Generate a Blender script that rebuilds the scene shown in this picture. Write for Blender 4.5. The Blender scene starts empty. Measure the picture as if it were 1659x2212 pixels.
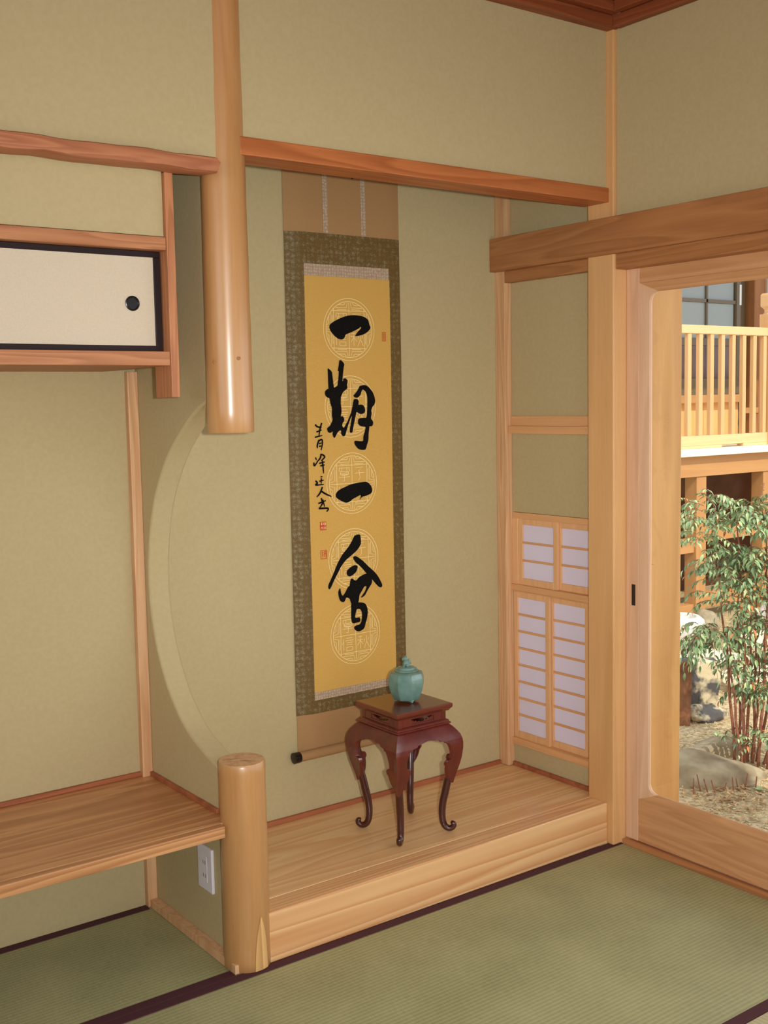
import bpy, bmesh, math, random
from mathutils import Vector, Matrix, noise
import numpy as np
random.seed(7); rnd = random.Random(11)
PI = math.pi
scene = bpy.context.scene
col = scene.collection

# ------------------------------------------------------------------ camera
cam_d = bpy.data.cameras.new('camera'); cam = bpy.data.objects.new('camera', cam_d); col.objects.link(cam)
RX = Vector((0.80299018, -0.59568803, -0.01904054)); FW = Vector((0.59164565, 0.80057839, -0.09502454)); UP = Vector((0.07184843, 0.06503852, 0.99529282))
CP = Vector((-2.59047, -2.31933, 1.36))
m = Matrix.Identity(4)
for i in range(3):
    m[i][0] = RX[i]; m[i][1] = UP[i]; m[i][2] = -FW[i]; m[i][3] = CP[i]
cam.matrix_world = m
cam_d.sensor_fit = 'VERTICAL'; cam_d.sensor_height = 36; cam_d.lens = 2450.47 / 2212 * 36
cam_d.clip_start = 0.02; cam_d.clip_end = 200
scene.camera = cam

# ------------------------------------------------------------------ light and exposure
EXPOSURE = 0.0
SKY, SUN, FLASH, REAR, LEFT, DOOR = 1.7, 3.3, 16.0, 3.0, 5.5, 19.0
scene.view_settings.view_transform = 'Standard'; scene.view_settings.look = 'None'
scene.view_settings.gamma = 1; scene.view_settings.exposure = EXPOSURE; scene.view_settings.use_curve_mapping = False
w = bpy.data.worlds.new('sky'); scene.world = w; w.use_nodes = True
nt = w.node_tree; bg = nt.nodes['Background']
bg.inputs[0].default_value = (0.90, 0.95, 1.0, 1); bg.inputs[1].default_value = SKY
def lamp(name, kind, loc, direction, energy, color=(1, 1, 1), **kw):
    d = bpy.data.lights.new(name, kind); d.energy = energy; d.color = color
    for k, v in kw.items(): setattr(d, k, v)
    o = bpy.data.objects.new(name, d); o.location = loc
    o.rotation_euler = Vector(direction).to_track_quat('-Z', 'Y').to_euler(); col.objects.link(o); return o
lamp('sun', 'SUN', (0, -4, 8), (0.15, 0.68, -0.72), SUN, (1.0, 0.93, 0.80), angle=0.009)
lamp('camera_flash', 'AREA', CP + RX * 0.10 + UP * 0.02 - FW * 0.02, FW, FLASH, (0.96, 0.98, 0.95), size=0.035, spread=math.radians(100))
lamp('rear_fill', 'AREA', (-2.9, -4.55, 1.40), (0.15, 1, 0.0), REAR, (0.92, 0.98, 1.0), shape='RECTANGLE', size=2.2, size_y=1.5)  # added soft fill behind the camera; its wall opening is invented with it
lamp('glass_door_daylight', 'AREA', (-0.07, -1.80, 1.10), (-0.3, 0.9, -0.65), DOOR, (0.94, 0.99, 1.0), shape='RECTANGLE', size=2.3, size_y=1.25)
lamp('left_fill', 'AREA', (-4.25, -1.35, 1.80), (1, 0.0, -0.1), LEFT, (0.92, 0.98, 1.0), shape='RECTANGLE', size=1.8, size_y=1.0)  # added side fill for left-facing surfaces, in an opening cut for it

# ------------------------------------------------------------------ helpers
def lin(r, g, b, k=0.8):
    f = lambda v: ((v / 255 + 0.055) / 1.055) ** 2.4 if v > 10 else v / 255 / 12.92
    return tuple(min(0.92, f(v) / k) for v in (r, g, b)) + (1,)
class MB:
    def __init__(s): s.v = []; s.f = []
    def add(s, vs, fs):
        n = len(s.v); s.v += [tuple(p) for p in vs]; s.f += [tuple(i + n for i in q) for q in fs]; return s
    def box(s, x0, x1, y0, y1, z0, z1):
        return s.add([(x, y, z) for x in (x0, x1) for y in (y0, y1) for z in (z0, z1)],
                     [(0, 1, 3, 2), (4, 6, 7, 5), (0, 4, 5, 1), (2, 3, 7, 6), (0, 2, 6, 4), (1, 5, 7, 3)])
    def prism(s, pts, d):                      # planar loop pts extruded by vector d
        n = len(pts); d = Vector(d); a = [Vector(p) for p in pts]
        return s.add(a + [p + d for p in a], [tuple(range(n))[::-1], tuple(range(n, 2 * n))] +
                     [(i, (i + 1) % n, n + (i + 1) % n, n + i) for i in range(n)])
    def tube(s, path, rad, n=10, cap=True):
        P = [Vector(p) for p in path]; k = len(P)
        if not hasattr(rad, '__len__'): rad = [rad] * k
        ref = None; rings = []
        for i in range(k):
            t = (P[min(i + 1, k - 1)] - P[max(i - 1, 0)]).normalized()
            if ref is None:
                ref = t.orthogonal().normalized()
            ref = (ref - t * ref.dot(t)).normalized(); b = t.cross(ref)
            rings.append([P[i] + (ref * math.cos(2 * PI * j / n) + b * math.sin(2 * PI * j / n)) * rad[i] for j in range(n)])
        fs = [(i * n + j, i * n + (j + 1) % n, (i + 1) * n + (j + 1) % n, (i + 1) * n + j) for i in range(k - 1) for j in range(n)]
        if cap: fs += [tuple(range(n))[::-1], tuple((k - 1) * n + j for j in range(n))]
        return s.add([p for r in rings for p in r], fs)
    def lathe(s, prof, n=32, c=(0, 0, 0), phase=0.0):
        k = len(prof)
        vs = [(c[0] + r * math.cos(phase + 2 * PI * j / n), c[1] + r * math.sin(phase + 2 * PI * j / n), c[2] + z) for r, z in prof for j in range(n)]
        fs = [(i * n + j, i * n + (j + 1) % n, (i + 1) * n + (j + 1) % n, (i + 1) * n + j) for i in range(k - 1) for j in range(n)]
        fs += [tuple(range(n))[::-1], tuple((k - 1) * n + j for j in range(n))]
        return s.add(vs, fs)
    def ball(s, c, r, sub=2, sc=(1, 1, 1), rot=None):
        bm = bmesh.new(); bmesh.ops.create_icosphere(bm, subdivisions=sub, radius=1)
        vs = []
        for v in bm.verts:
            p = Vector((v.co.x * r * sc[0], v.co.y * r * sc[1], v.co.z * r * sc[2]))
            if rot: p = rot @ p
            vs.append(p + Vector(c))
        fs = [[v.index for v in f.verts] for f in bm.faces]; bm.free()
        return s.add(vs, fs)
    def mesh(s, name, org=Vector((0, 0, 0))):
        me = bpy.data.meshes.new(name); me.from_pydata([tuple(Vector(p) - org) for p in s.v], [], s.f)
        bm = bmesh.new(); bm.from_mesh(me); bmesh.ops.recalc_face_normals(bm, faces=bm.faces); bm.to_mesh(me); bm.free()
        me.update(); return me
    def build(s, name, mat, parent=None, smooth=False, bevel=0.0, loc=None, seg=2, local=False, ang=40):
        org = Vector((0, 0, 0))
        if not local:
            p = parent
            while p is not None: org = org + p.location; p = p.parent
            if loc is not None: org = org + Vector(loc)
        me = s.mesh(name, org); o = bpy.data.objects.new(name, me); col.objects.link(o)
        if parent: o.parent = parent
        if loc is not None: o.location = loc
        if mat: me.materials.append(mat)
        if smooth:
            me.polygons.foreach_set('use_smooth', [True] * len(me.polygons))
            if smooth != 'all':
                me.set_sharp_from_angle(angle=math.radians(ang))
        if bevel:
            b = o.modifiers.new('bevel', 'BEVEL'); b.width = bevel; b.segments = seg; b.limit_method = 'ANGLE'; b.angle_limit = math.radians(30)
            b.harden_normals = False
        return o
def tag(o, label=None, cat=None, group=None, kind=None):
    for k, v in (('label', label), ('category', cat), ('group', group), ('kind', kind)):
        if v: o[k] = v
    return o
def thing(name, loc, label, cat, group=None, rz=0):
    o = bpy.data.objects.new(name, None); o.location = loc; o.rotation_euler.z = rz; o.empty_display_size = 0.05
    col.objects.link(o); return tag(o, label, cat, group)
def struct(o): o['kind'] = 'structure'; return o
def box(name, mat, dims, parent=None, bevel=0.0015, **k):
    return MB().box(*dims).build(name, mat, parent, bevel=bevel, **k)

# ------------------------------------------------------------------ materials
def newmat(name):
    mt = bpy.data.materials.new(name); mt.use_nodes = True
    n = mt.node_tree; return mt, n, n.nodes['Principled BSDF'], n.nodes.new, n.links.new
def coords(n, new, link, rand=True):
    tc = new('ShaderNodeTexCoord')
    if not rand: return tc.outputs['Object']
    oi = new('ShaderNodeObjectInfo'); mu = new('ShaderNodeVectorMath'); mu.operation = 'SCALE'
    mu.inputs[0].default_value = (3.1, 5.7, 4.3); link(oi.outputs['Random'], mu.inputs['Scale'])
    ad = new('ShaderNodeVectorMath'); ad.operation = 'ADD'; link(tc.outputs['Object'], ad.inputs[0]); link(mu.outputs[0], ad.inputs[1])
    return ad.outputs[0]
def wood(name, c1, c2, axis='X', rough=0.42, scale=7.0, rings=9.0, amt=0.5, streak=0.35, spec=0.4, coat=0.0, coatr=0.2, st=0.06):
    """c1 pale, c2 dark grain; grain runs along axis"""
    mt, n, b, new, link = newmat(name)
    src = coords(n, new, link)
    mp = new('ShaderNodeMapping'); link(src, mp.inputs[0])
    sc = [1.0, 1.0, 1.0]; sc['XYZ'.index(axis)] = st; mp.inputs['Scale'].default_value = sc
    n1 = new('ShaderNodeTexNoise'); n1.inputs['Scale'].default_value = scale; n1.inputs['Detail'].default_value = 1.5; link(mp.outputs[0], n1.inputs['Vector'])
    mu = new('ShaderNodeMath'); mu.operation = 'MULTIPLY'; mu.inputs[1].default_value = rings; link(n1.outputs['Fac'], mu.inputs[0])
    pp = new('ShaderNodeMath'); pp.operation = 'FRACT'; link(mu.outputs[0], pp.inputs[0])
    rp = new('ShaderNodeValToRGB'); link(pp.outputs[0], rp.inputs[0])
    rp.color_ramp.elements[0].position = 0.0; rp.color_ramp.elements[0].color = (0, 0, 0, 1)
    rp.color_ramp.elements[1].position = 0.82; rp.color_ramp.elements[1].color = (1, 1, 1, 1)
    e = rp.color_ramp.elements.new(1.0); e.color = (0.1, 0.1, 0.1, 1)
    n2 = new('ShaderNodeTexNoise'); n2.inputs['Scale'].default_value = 150; n2.inputs['Detail'].default_value = 3; link(mp.outputs[0], n2.inputs['Vector'])
    n3 = new('ShaderNodeTexNoise'); n3.inputs['Scale'].default_value = 3.0; n3.inputs['Detail'].default_value = 2; link(src, n3.inputs['Vector'])
    a1 = new('ShaderNodeMath'); a1.operation = 'MULTIPLY'; a1.inputs[1].default_value = amt; link(rp.outputs[0], a1.inputs[0])
    a2 = new('ShaderNodeMath'); a2.operation = 'MULTIPLY_ADD'; a2.inputs[1].default_value = streak; link(n2.outputs['Fac'], a2.inputs[0]); link(a1.outputs[0], a2.inputs[2])
    a3 = new('ShaderNodeMath'); a3.operation = 'MULTIPLY_ADD'; a3.inputs[1].default_value = 0.25; link(n3.outputs['Fac'], a3.inputs[0]); link(a2.outputs[0], a3.inputs[2]); a3.use_clamp = True
    mx = new('ShaderNodeMix'); mx.data_type = 'RGBA'; link(a3.outputs[0], mx.inputs['Factor']); mx.inputs['A'].default_value = c1; mx.inputs['B'].default_value = c2
    link(mx.outputs['Result'], b.inputs['Base Color'])
    b.inputs['Roughness'].default_value = rough; b.inputs['Specular IOR Level'].default_value = spec
    b.inputs['Coat Weight'].default_value = coat; b.inputs['Coat Roughness'].default_value = coatr
    bp = new('ShaderNodeBump'); bp.inputs['Strength'].default_value = 0.08; bp.inputs['Distance'].default_value = 0.002
    link(a2.outputs[0], bp.inputs['Height']); link(bp.outputs[0], b.inputs['Normal'])
    return mt
def rough_mat(name, c1, c2, scale, rough=0.85, bump=0.2, detail=4, spec=0.3, dist=0.003, pos=(0.35, 0.65)):
    mt, n, b, new, link = newmat(name); src = coords(n, new, link)
    n1 = new('ShaderNodeTexNoise'); n1.inputs['Scale'].default_value = scale; n1.inputs['Detail'].default_value = detail; link(src, n1.inputs['Vector'])
    rp = new('ShaderNodeValToRGB'); link(n1.outputs['Fac'], rp.inputs[0])
    rp.color_ramp.elements[0].position = pos[0]; rp.color_ramp.elements[0].color = c1; rp.color_ramp.elements[1].position = pos[1]; rp.color_ramp.elements[1].color = c2
    link(rp.outputs[0], b.inputs['Base Color']); b.inputs['Roughness'].default_value = rough; b.inputs['Specular IOR Level'].default_value = spec
    if bump:
        n2 = new('ShaderNodeTexNoise'); n2.inputs['Scale'].default_value = scale * 4; n2.inputs['Detail'].default_value = 3; link(src, n2.inputs['Vector'])
        bp = new('ShaderNodeBump'); bp.inputs['Strength'].default_value = bump; bp.inputs['Distance'].default_value = dist
        link(n2.outputs['Fac'], bp.inputs['Height']); link(bp.outputs[0], b.inputs['Normal'])
    return mt
def plain(name, c, rough=0.5, spec=0.5, metal=0.0, coat=0.0, emit=None):
    mt, n, b, new, link = newmat(name); b.inputs['Base Color'].default_value = c; b.inputs['Roughness'].default_value = rough
    b.inputs['Specular IOR Level'].default_value = spec; b.inputs['Metallic'].default_value = metal; b.inputs['Coat Weight'].default_value = coat; return mt
def tatami_mat(name, along='X', c1=(124, 124, 86), c2=(164, 160, 116)):
    mt, n, b, new, link = newmat(name); src = coords(n, new, link, False)
    sp = new('ShaderNodeSeparateXYZ'); link(src, sp.inputs[0])
    across, al = ('Y', 'X') if along == 'X' else ('X', 'Y')
    mu = new('ShaderNodeMath'); mu.operation = 'MULTIPLY'; mu.inputs[1].default_value = 2 * PI / 0.0125; link(sp.outputs[across], mu.inputs[0])
    sn = new('ShaderNodeMath'); sn.operation = 'SINE'; link(mu.outputs[0], sn.inputs[0])
    mp = new('ShaderNodeMapping'); link(src, mp.inputs[0]); mp.inputs['Scale'].default_value = (40, 400, 1) if along == 'Y' else (400, 40, 1)
    n1 = new('ShaderNodeTexNoise'); n1.inputs['Scale'].default_value = 1.0; n1.inputs['Detail'].default_value = 2; link(mp.outputs[0], n1.inputs['Vector'])
    n2 = new('ShaderNodeTexNoise'); n2.inputs['Scale'].default_value = 5; n2.inputs['Detail'].default_value = 3; link(src, n2.inputs['Vector'])
    a = new('ShaderNodeMath'); a.operation = 'MULTIPLY_ADD'; a.inputs[1].default_value = 0.10; link(sn.outputs[0], a.inputs[0]); hf = new('ShaderNodeMath'); hf.operation = 'MULTIPLY'; hf.inputs[1].default_value = 0.4; link(n1.outputs['Fac'], hf.inputs[0]); link(hf.outputs[0], a.inputs[2])
    a2 = new('ShaderNodeMath'); a2.operation = 'MULTIPLY_ADD'; a2.inputs[1].default_value = 0.45; link(n2.outputs['Fac'], a2.inputs[0]); link(a.outputs[0], a2.inputs[2])
    rp = new('ShaderNodeValToRGB'); link(a2.outputs[0], rp.inputs[0]); rp.color_ramp.elements[0].position = 0.20
    rp.color_ramp.elements[0].color = lin(*c1); rp.color_ramp.elements[1].color = lin(*c2); rp.color_ramp.elements[1].position = 0.66
    link(rp.outputs[0], b.inputs['Base Color']); b.inputs['Roughness'].default_value = 0.5; b.inputs['Specular IOR Level'].default_value = 0.5
    bp = new('ShaderNodeBump'); bp.inputs['Strength'].default_value = 0.35; bp.inputs['Distance'].default_value = 0.0015
    link(a.outputs[0], bp.inputs['Height']); link(bp.outputs[0], b.inputs['Normal']); return mt
def glass_mat(name, tint=(1, 1, 1, 1)):
    mt = bpy.data.materials.new(name); mt.use_nodes = True; n = mt.node_tree; n.nodes.clear()
    out = n.nodes.new('ShaderNodeOutputMaterial'); mx = n.nodes.new('ShaderNodeMixShader'); tr = n.nodes.new('ShaderNodeBsdfTransparent'); gl = n.nodes.new('ShaderNodeBsdfGlossy')
    tr.inputs[0].default_value = tint; gl.inputs['Roughness'].default_value = 0.0; fr = n.nodes.new('ShaderNodeFresnel'); fr.inputs[0].default_value = 1.3
    n.links.new(fr.outputs[0], mx.inputs[0]); n.links.new(tr.outputs[0], mx.inputs[1]); n.links.new(gl.outputs[0], mx.inputs[2]); n.links.new(mx.outputs[0], out.inputs[0]); return mt
def paper_mat(name, c, trans=0.3):
    mt, n, b, new, link = newmat(name); b.inputs['Base Color'].default_value = c; b.inputs['Roughness'].default_value = 0.9
    t = new('ShaderNodeBsdfTranslucent'); t.inputs[0].default_value = c; mx = new('ShaderNodeMixShader'); mx.inputs[0].default_value = trans
    link(b.outputs[0], mx.inputs[1]); link(t.outputs[0], mx.inputs[2]); link(mx.outputs[0], n.nodes['Material Output'].inputs[0]); return mt
def brocade(name, base, fleck, scale):
    mt, n, b, new, link = newmat(name); src = coords(n, new, link, False)
    v = new('ShaderNodeTexVoronoi'); v.inputs['Scale'].default_value = scale; v.inputs['Randomness'].default_value = 0.35; link(src, v.inputs['Vector'])
    n1 = new('ShaderNodeTexNoise'); n1.inputs['Scale'].default_value = scale * 5; n1.inputs['Detail'].default_value = 3; link(src, n1.inputs['Vector'])
    a = new('ShaderNodeMath'); a.operation = 'MULTIPLY_ADD'; a.inputs[1].default_value = -0.55; link(v.outputs['Distance'], a.inputs[0]); link(n1.outputs['Fac'], a.inputs[2])
    rp = new('ShaderNodeValToRGB'); link(a.outputs[0], rp.inputs[0]); rp.color_ramp.elements[0].position = 0.2; rp.color_ramp.elements[1].position = 0.55
    rp.color_ramp.elements[0].color = base; rp.color_ramp.elements[1].color = fleck
    link(rp.outputs[0], b.inputs['Base Color']); b.inputs['Roughness'].default_value = 0.6; b.inputs['Specular IOR Level'].default_value = 0.35; return mt

M = {}
M['plaster'] = rough_mat('sage_plaster', lin(170, 154, 116), lin(174, 158, 120), 90, 0.95, 0.05, spec=0.1, dist=0.0008)
M['ceil'] = wood('ceiling_cedar', lin(150, 80, 45), lin(110, 50, 25), 'X', 0.5)
M['log'] = wood('polished_cedar_log', lin(186, 142, 92), lin(162, 114, 66), 'Z', 0.38, 9, 4, 0.4, 0.5, 0.5, 0.6, 0.24)
M['knot'] = rough_mat('log_knot', lin(168, 120, 74), lin(140, 94, 56), 80, 0.5, 0.0)
M['logtop'] = rough_mat('end_grain', lin(196, 160, 118), lin(178, 138, 98), 60, 0.7, 0.1)
M['logcut'] = wood('cut_face_grain', lin(222, 180, 122), lin(165, 118, 66), 'Z', 0.5, 12, 6, 0.6, 0.2)
M['column'] = wood('column_hinoki', lin(214, 170, 118), lin(190, 140, 88), 'Z', 0.4, 8, 4, 0.35, 0.45, 0.5, 0.3, 0.3)
M['cornerpost'] = wood('corner_post_pine', lin(214, 176, 134), lin(184, 136, 96), 'Z', 0.5, 16, 8, 0.5, 0.5)
M['lintel'] = wood('lintel_cedar', lin(190, 116, 66), lin(144, 78, 38), 'X', 0.45, 14, 9, 0.5, 0.5)
M['railY'] = wood('nageshi_cedar', lin(176, 122, 76), lin(138, 88, 50), 'Y', 0.5, 14, 9, 0.45, 0.5)
M['molding'] = wood('ceiling_molding', lin(146, 80, 46), lin(106, 50, 26), 'X', 0.5, 14, 9)
M['moldingY'] = wood('ceiling_molding_y', lin(146, 80, 46), lin(106, 50, 26), 'Y', 0.5, 14, 9)
M['beam'] = wood('red_pine_beam', lin(184, 122, 84), lin(146, 88, 58), 'X', 0.55, 20, 16, 0.55, 0.45)
M['cabX'] = wood('cabinet_cedar', lin(188, 132, 90), lin(148, 94, 60), 'X', 0.5, 18, 12, 0.55, 0.45)
M['cabZ'] = wood('cabinet_cedar_z', lin(190, 130, 88), lin(150, 94, 60), 'Z', 0.5, 18, 12, 0.55, 0.45)
M['shelf'] = wood('shelf_pine', lin(204, 154, 106), lin(152, 100, 60), 'X', 0.36, 9, 12, 0.6, 0.4, 0.5, 0.12)
M['floorboard'] = wood('alcove_floor_pine', lin(236, 192, 142), lin(200, 148, 98), 'X', 0.30, 8, 10, 0.6, 0.35, 0.5, 0.2)
M['kamachi'] = wood('alcove_sill_pine', lin(230, 186, 136), lin(190, 132, 84), 'X', 0.38, 11, 14, 0.7, 0.2, 0.5, 0.12, st=0.022)
M['strip'] = wood('dark_red_strip', lin(168, 100, 66), lin(126, 68, 42), 'X', 0.5, 9, 6)
M['door'] = wood('door_spruce', lin(216, 178, 146), lin(194, 152, 118), 'Z', 0.5, 14, 7, 0.35, 0.5)
M['doorY'] = wood('door_spruce_rail', lin(204, 156, 112), lin(174, 124, 82), 'Y', 0.5, 12, 9, 0.45, 0.5)
M['sill'] = wood('door_sill_cedar', lin(182, 126, 80), lin(142, 90, 54), 'Y', 0.5, 14, 9)
M['shoji'] = wood('shoji_spruce', lin(220, 174, 128), lin(198, 150, 104), 'Z', 0.55, 14, 6, 0.35, 0.4)
M['shojiY'] = wood('shoji_spruce_rail', lin(214, 166, 118), lin(190, 138, 92), 'Y', 0.55, 14, 6, 0.35, 0.4)
M['paper'] = paper_mat('shoji_paper', lin(214, 208, 220), 0.35)
M['fusuma'] = rough_mat('fusuma_paper', lin(190, 176, 154), lin(195, 181, 159), 300, 0.9, 0.0, spec=0.1)
M['lacquer'] = plain('black_lacquer', lin(30, 16, 16), 0.5, 0.3)
M['pull'] = plain('black_pull', lin(22, 20, 22), 0.3)
M['tatami'] = tatami_mat('tatami_rush', 'X')
M['tatamiY'] = tatami_mat('tatami_rush_turned', 'Y', (150, 140, 102), (184, 172, 132))
M['heri'] = rough_mat('maroon_border_cloth', lin(66, 38, 42), lin(78, 46, 48), 900, 0.8, 0.1, spec=0.2)
M['plate'] = plain('outlet_plastic', lin(205, 200, 206), 0.35)
M['slot'] = plain('outlet_slot', lin(70, 66, 66), 0.6)
M['silk'] = rough_mat('beige_silk', lin(152, 116, 76), lin(158, 122, 82), 500, 0.75, 0.05, spec=0.25)
M['brocade'] = brocade('olive_brocade', lin(96, 74, 34), lin(130, 120, 92), 62)
M['band'] = brocade('grey_mauve_brocade', lin(152, 128, 104), lin(188, 172, 152), 110)
M['gold'] = rough_mat('gold_paper', lin(188, 147, 74), lin(194, 153, 80), 350, 0.75, 0.03, spec=0.2)
M['ink'] = rough_mat('sumi_ink', lin(12, 11, 10), lin(20, 18, 16), 250, 0.8, 0.0, spec=0.08)
M['emb'] = plain('pale_woven_thread', lin(232, 202, 146), 0.7, 0.2)
M['seal'] = plain('vermilion_seal', lin(178, 58, 30), 0.8, 0.2)
M['rodend'] = plain('black_lacquer_knob', lin(24, 18, 16), 0.18)
M['metal'] = plain('dark_iron', lin(50, 40, 34), 0.5, metal=0.6)
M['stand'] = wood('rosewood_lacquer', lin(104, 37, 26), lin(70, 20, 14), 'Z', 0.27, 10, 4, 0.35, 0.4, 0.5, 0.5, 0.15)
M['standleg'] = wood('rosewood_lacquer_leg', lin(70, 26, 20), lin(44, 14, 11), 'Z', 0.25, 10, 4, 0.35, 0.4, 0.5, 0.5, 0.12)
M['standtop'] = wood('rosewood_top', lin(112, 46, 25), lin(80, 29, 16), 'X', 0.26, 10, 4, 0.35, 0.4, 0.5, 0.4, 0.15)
M['celadon'] = rough_mat('celadon_glaze', lin(86, 119, 110), lin(108, 136, 127), 30, 0.12, 0.0, spec=0.6)
M['glass'] = glass_mat('clear_glass')
M['extpost'] = wood('exterior_board', lin(190, 144, 84), lin(162, 114, 58), 'Z', 0.5, 7, 5, 0.45, 0.4)
M['vx'] = wood('veranda_cedar_x', lin(178, 134, 84), lin(154, 106, 60), 'X', 0.6, 5, 4, 0.3, 0.4)
M['vz'] = wood('veranda_cedar_z', lin(178, 134, 84), lin(154, 106, 60), 'Z', 0.6, 5, 4, 0.3, 0.4)
M['rx'] = wood('railing_cedar_x', lin(214, 178, 132), lin(196, 154, 106), 'X', 0.6, 5, 4, 0.3, 0.4)
M['rz'] = wood('railing_cedar_z', lin(206, 166, 118), lin(184, 136, 86), 'Z', 0.6, 5, 4, 0.3, 0.4)
M['vold'] = wood('weathered_cedar_post', lin(176, 118, 66), lin(112, 70, 40), 'Z', 0.7, 6, 5, 0.6, 0.4)
M['deck'] = wood('pale_deck_edge', lin(240, 226, 200), lin(226, 206, 172), 'X', 0.6, 5, 4, 0.3, 0.3)
M['bronze'] = plain('bronze_window_frame', lin(98, 84, 62), 0.45)
M['frost'] = rough_mat('frosted_pane', lin(140, 150, 150), lin(152, 160, 158), 300, 0.5, 0.02)
M['darkpane'] = plain('dark_pane', lin(92, 66, 58), 0.2)
M['board'] = wood('wall_board', lin(226, 172, 112), lin(196, 136, 78), 'Z', 0.7, 6, 5, 0.4, 0.4)
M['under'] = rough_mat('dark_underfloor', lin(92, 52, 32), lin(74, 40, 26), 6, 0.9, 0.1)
M['label'] = plain('white_label', lin(225, 225, 215), 0.6)
M['gravel'] = rough_mat('garden_gravel', lin(152, 132, 98), lin(206, 190, 154), 120, 0.95, 0.5, dist=0.01)
M['soil'] = rough_mat('garden_soil', lin(146, 124, 90), lin(188, 170, 134), 45, 0.95, 0.6, dist=0.012)
M['rock'] = rough_mat('grey_boulder', lin(112, 98, 76), lin(150, 138, 112), 9, 0.9, 0.5, dist=0.01)
M['rock2'] = rough_mat('mottled_block', lin(74, 72, 72), lin(186, 172, 140), 7, 0.9, 0.5, dist=0.01, pos=(0.45, 0.53))
M['pale'] = rough_mat('pale_stone', lin(190, 176, 146), lin(212, 198, 170), 12, 0.9, 0.3, dist=0.006)
M['white'] = rough_mat('white_granite', lin(180, 174, 168), lin(206, 200, 194), 60, 0.8, 0.2)
M['rust'] = rough_mat('rusty_slab', lin(92, 54, 36), lin(124, 84, 58), 12, 0.9, 0.3)
M['stem'] = rough_mat('nandina_stem', lin(112, 66, 52), lin(140, 92, 70), 40, 0.7, 0.2)
M['leaf'] = rough_mat('nandina_leaf', lin(76, 104, 66), lin(126, 150, 104), 14, 0.42, 0.0, spec=0.5)
M['leafb'] = rough_mat('nandina_leaf_pale', lin(130, 158, 104), lin(170, 186, 134), 14, 0.42, 0.0, spec=0.5)
M['leafr'] = plain('nandina_leaf_red', lin(182, 112, 62), 0.5)
M['dead'] = rough_mat('dead_leaf', lin(132, 96, 62), lin(186, 156, 112), 20, 0.9, 0.0)
M['panicle'] = plain('dry_panicle', lin(150, 96, 76), 0.8)
# ------------------------------------------------------------------ room shell
def wallbox(name, dims, mat='plaster'): return struct(box(name, M[mat], dims, bevel=0))
fl = struct(box('floor', M['sill'], (-4.2, 0.0, -4.5, 0.5, -0.30, -0.045), bevel=0))
wallbox('wall_back', (-4.2, 0.08, 0.5, 0.6, -0.3, 2.50))
struct(MB().box(-4.3, -4.2, -4.5, 0.6, -0.3, 1.25).box(-4.3, -4.2, -4.5, 0.6, 2.32, 2.50).box(-4.3, -4.2, -4.5, -2.3, 1.25, 2.32).box(-4.3, -4.2, -0.4, 0.6, 1.25, 2.32).build('wall_left', M['plaster']))
wf = MB().box(-4.2, -1.29, 0.004, 0.034, 1.889, 2.46).box(-1.29, -0.046, 0.004, 0.034, 1.940, 2.46).build('wall_front', M['plaster'], bevel=0.0); struct(wf)
wc = wallbox('wall_cabinet', (-2.70, -1.433, 0.062, 0.120, 1.744, 1.915))
# toko right wall with the two shoji openings, then the wall over and past the glass doors
wr = MB()
wr.box(-0.005, 0.06, 0.080, 0.50, -0.3, 0.203).box(-0.005, 0.06, 0.080, 0.50, 0.994, 2.46).box(-0.005, 0.06, 0.080, 0.103, 0.203, 0.994).box(-0.005, 0.06, 0.452, 0.50, 0.203, 0.994)
struct(wr.build('wall_right', M['plaster']))
wallbox('wall_right_upper', (-0.032, 0.06, -4.5, -0.0245, 1.80, 2.46))
wallbox('wall_right_rear', (-0.02, 0.10, -4.5, -1.86, -0.3, 1.80))
wr2 = MB().box(-4.2, -4.05, -4.6, -4.5, -0.3, 2.5).box(-1.75, 0.1, -4.6, -4.5, -0.3, 2.5).box(-4.05, -1.75, -4.6, -4.5, -0.3, 0.6).box(-4.05, -1.75, -4.6, -4.5, 2.2, 2.5)
struct(wr2.build('wall_rear', M['plaster']))
struct(box('trim_rear_opening', M['column'], (-4.08, -1.72, -4.60, -4.44, 0.56, 0.60)))  # sill of the unseen opening added for the rear fill lamp
ce = struct(bpy.data.objects.new('ceiling', None)); col.objects.link(ce); ce.location = (-2.1, -2.0, 2.475)
for i in range(11):
    x0 = -4.2 + i * 0.383
    MB().box(x0, x0 + 0.381, -4.5, 0.5, 2.475 + 0.004 * (i % 2), 2.50).build('ceiling_board', M['ceil'], ce, bevel=0.002)
struct(box('roof', M['under'], (-4.6, 0.95, -5.0, 1.0, 2.56, 2.66), bevel=0))
# partition between the side alcove and the tokonoma, with its crescent opening
AP = [(0.03, 1.392), (0.08, 1.378), (0.130, 1.360), (0.185, 1.333), (0.254, 1.288), (0.315, 1.238), (0.363, 1.183), (0.400, 1.128), (0.427, 1.068), (0.447, 0.998), (0.457, 0.920), (0.454, 0.846),
      (0.442, 0.785), (0.422, 0.727), (0.392, 0.669), (0.356, 0.618), (0.302, 0.566), (0.242, 0.529), (0.152, 0.497), (0.08, 0.479), (0.03, 0.472)]
arc = [AP[0]]
for i in range(len(AP) - 1):
    q = [Vector(AP[max(0, min(len(AP) - 1, i + d))]) for d in (-1, 0, 1, 2)]
    for s_ in (0.25, 0.5, 0.75, 1.0): arc.append(tuple(0.5 * ((2 * q[1]) + (q[2] - q[0]) * s_ + (2 * q[0] - 5 * q[1] + 4 * q[2] - q[3]) * s_ ** 2 + (3 * q[1] - q[0] - 3 * q[2] + q[3]) * s_ ** 3)))
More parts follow.
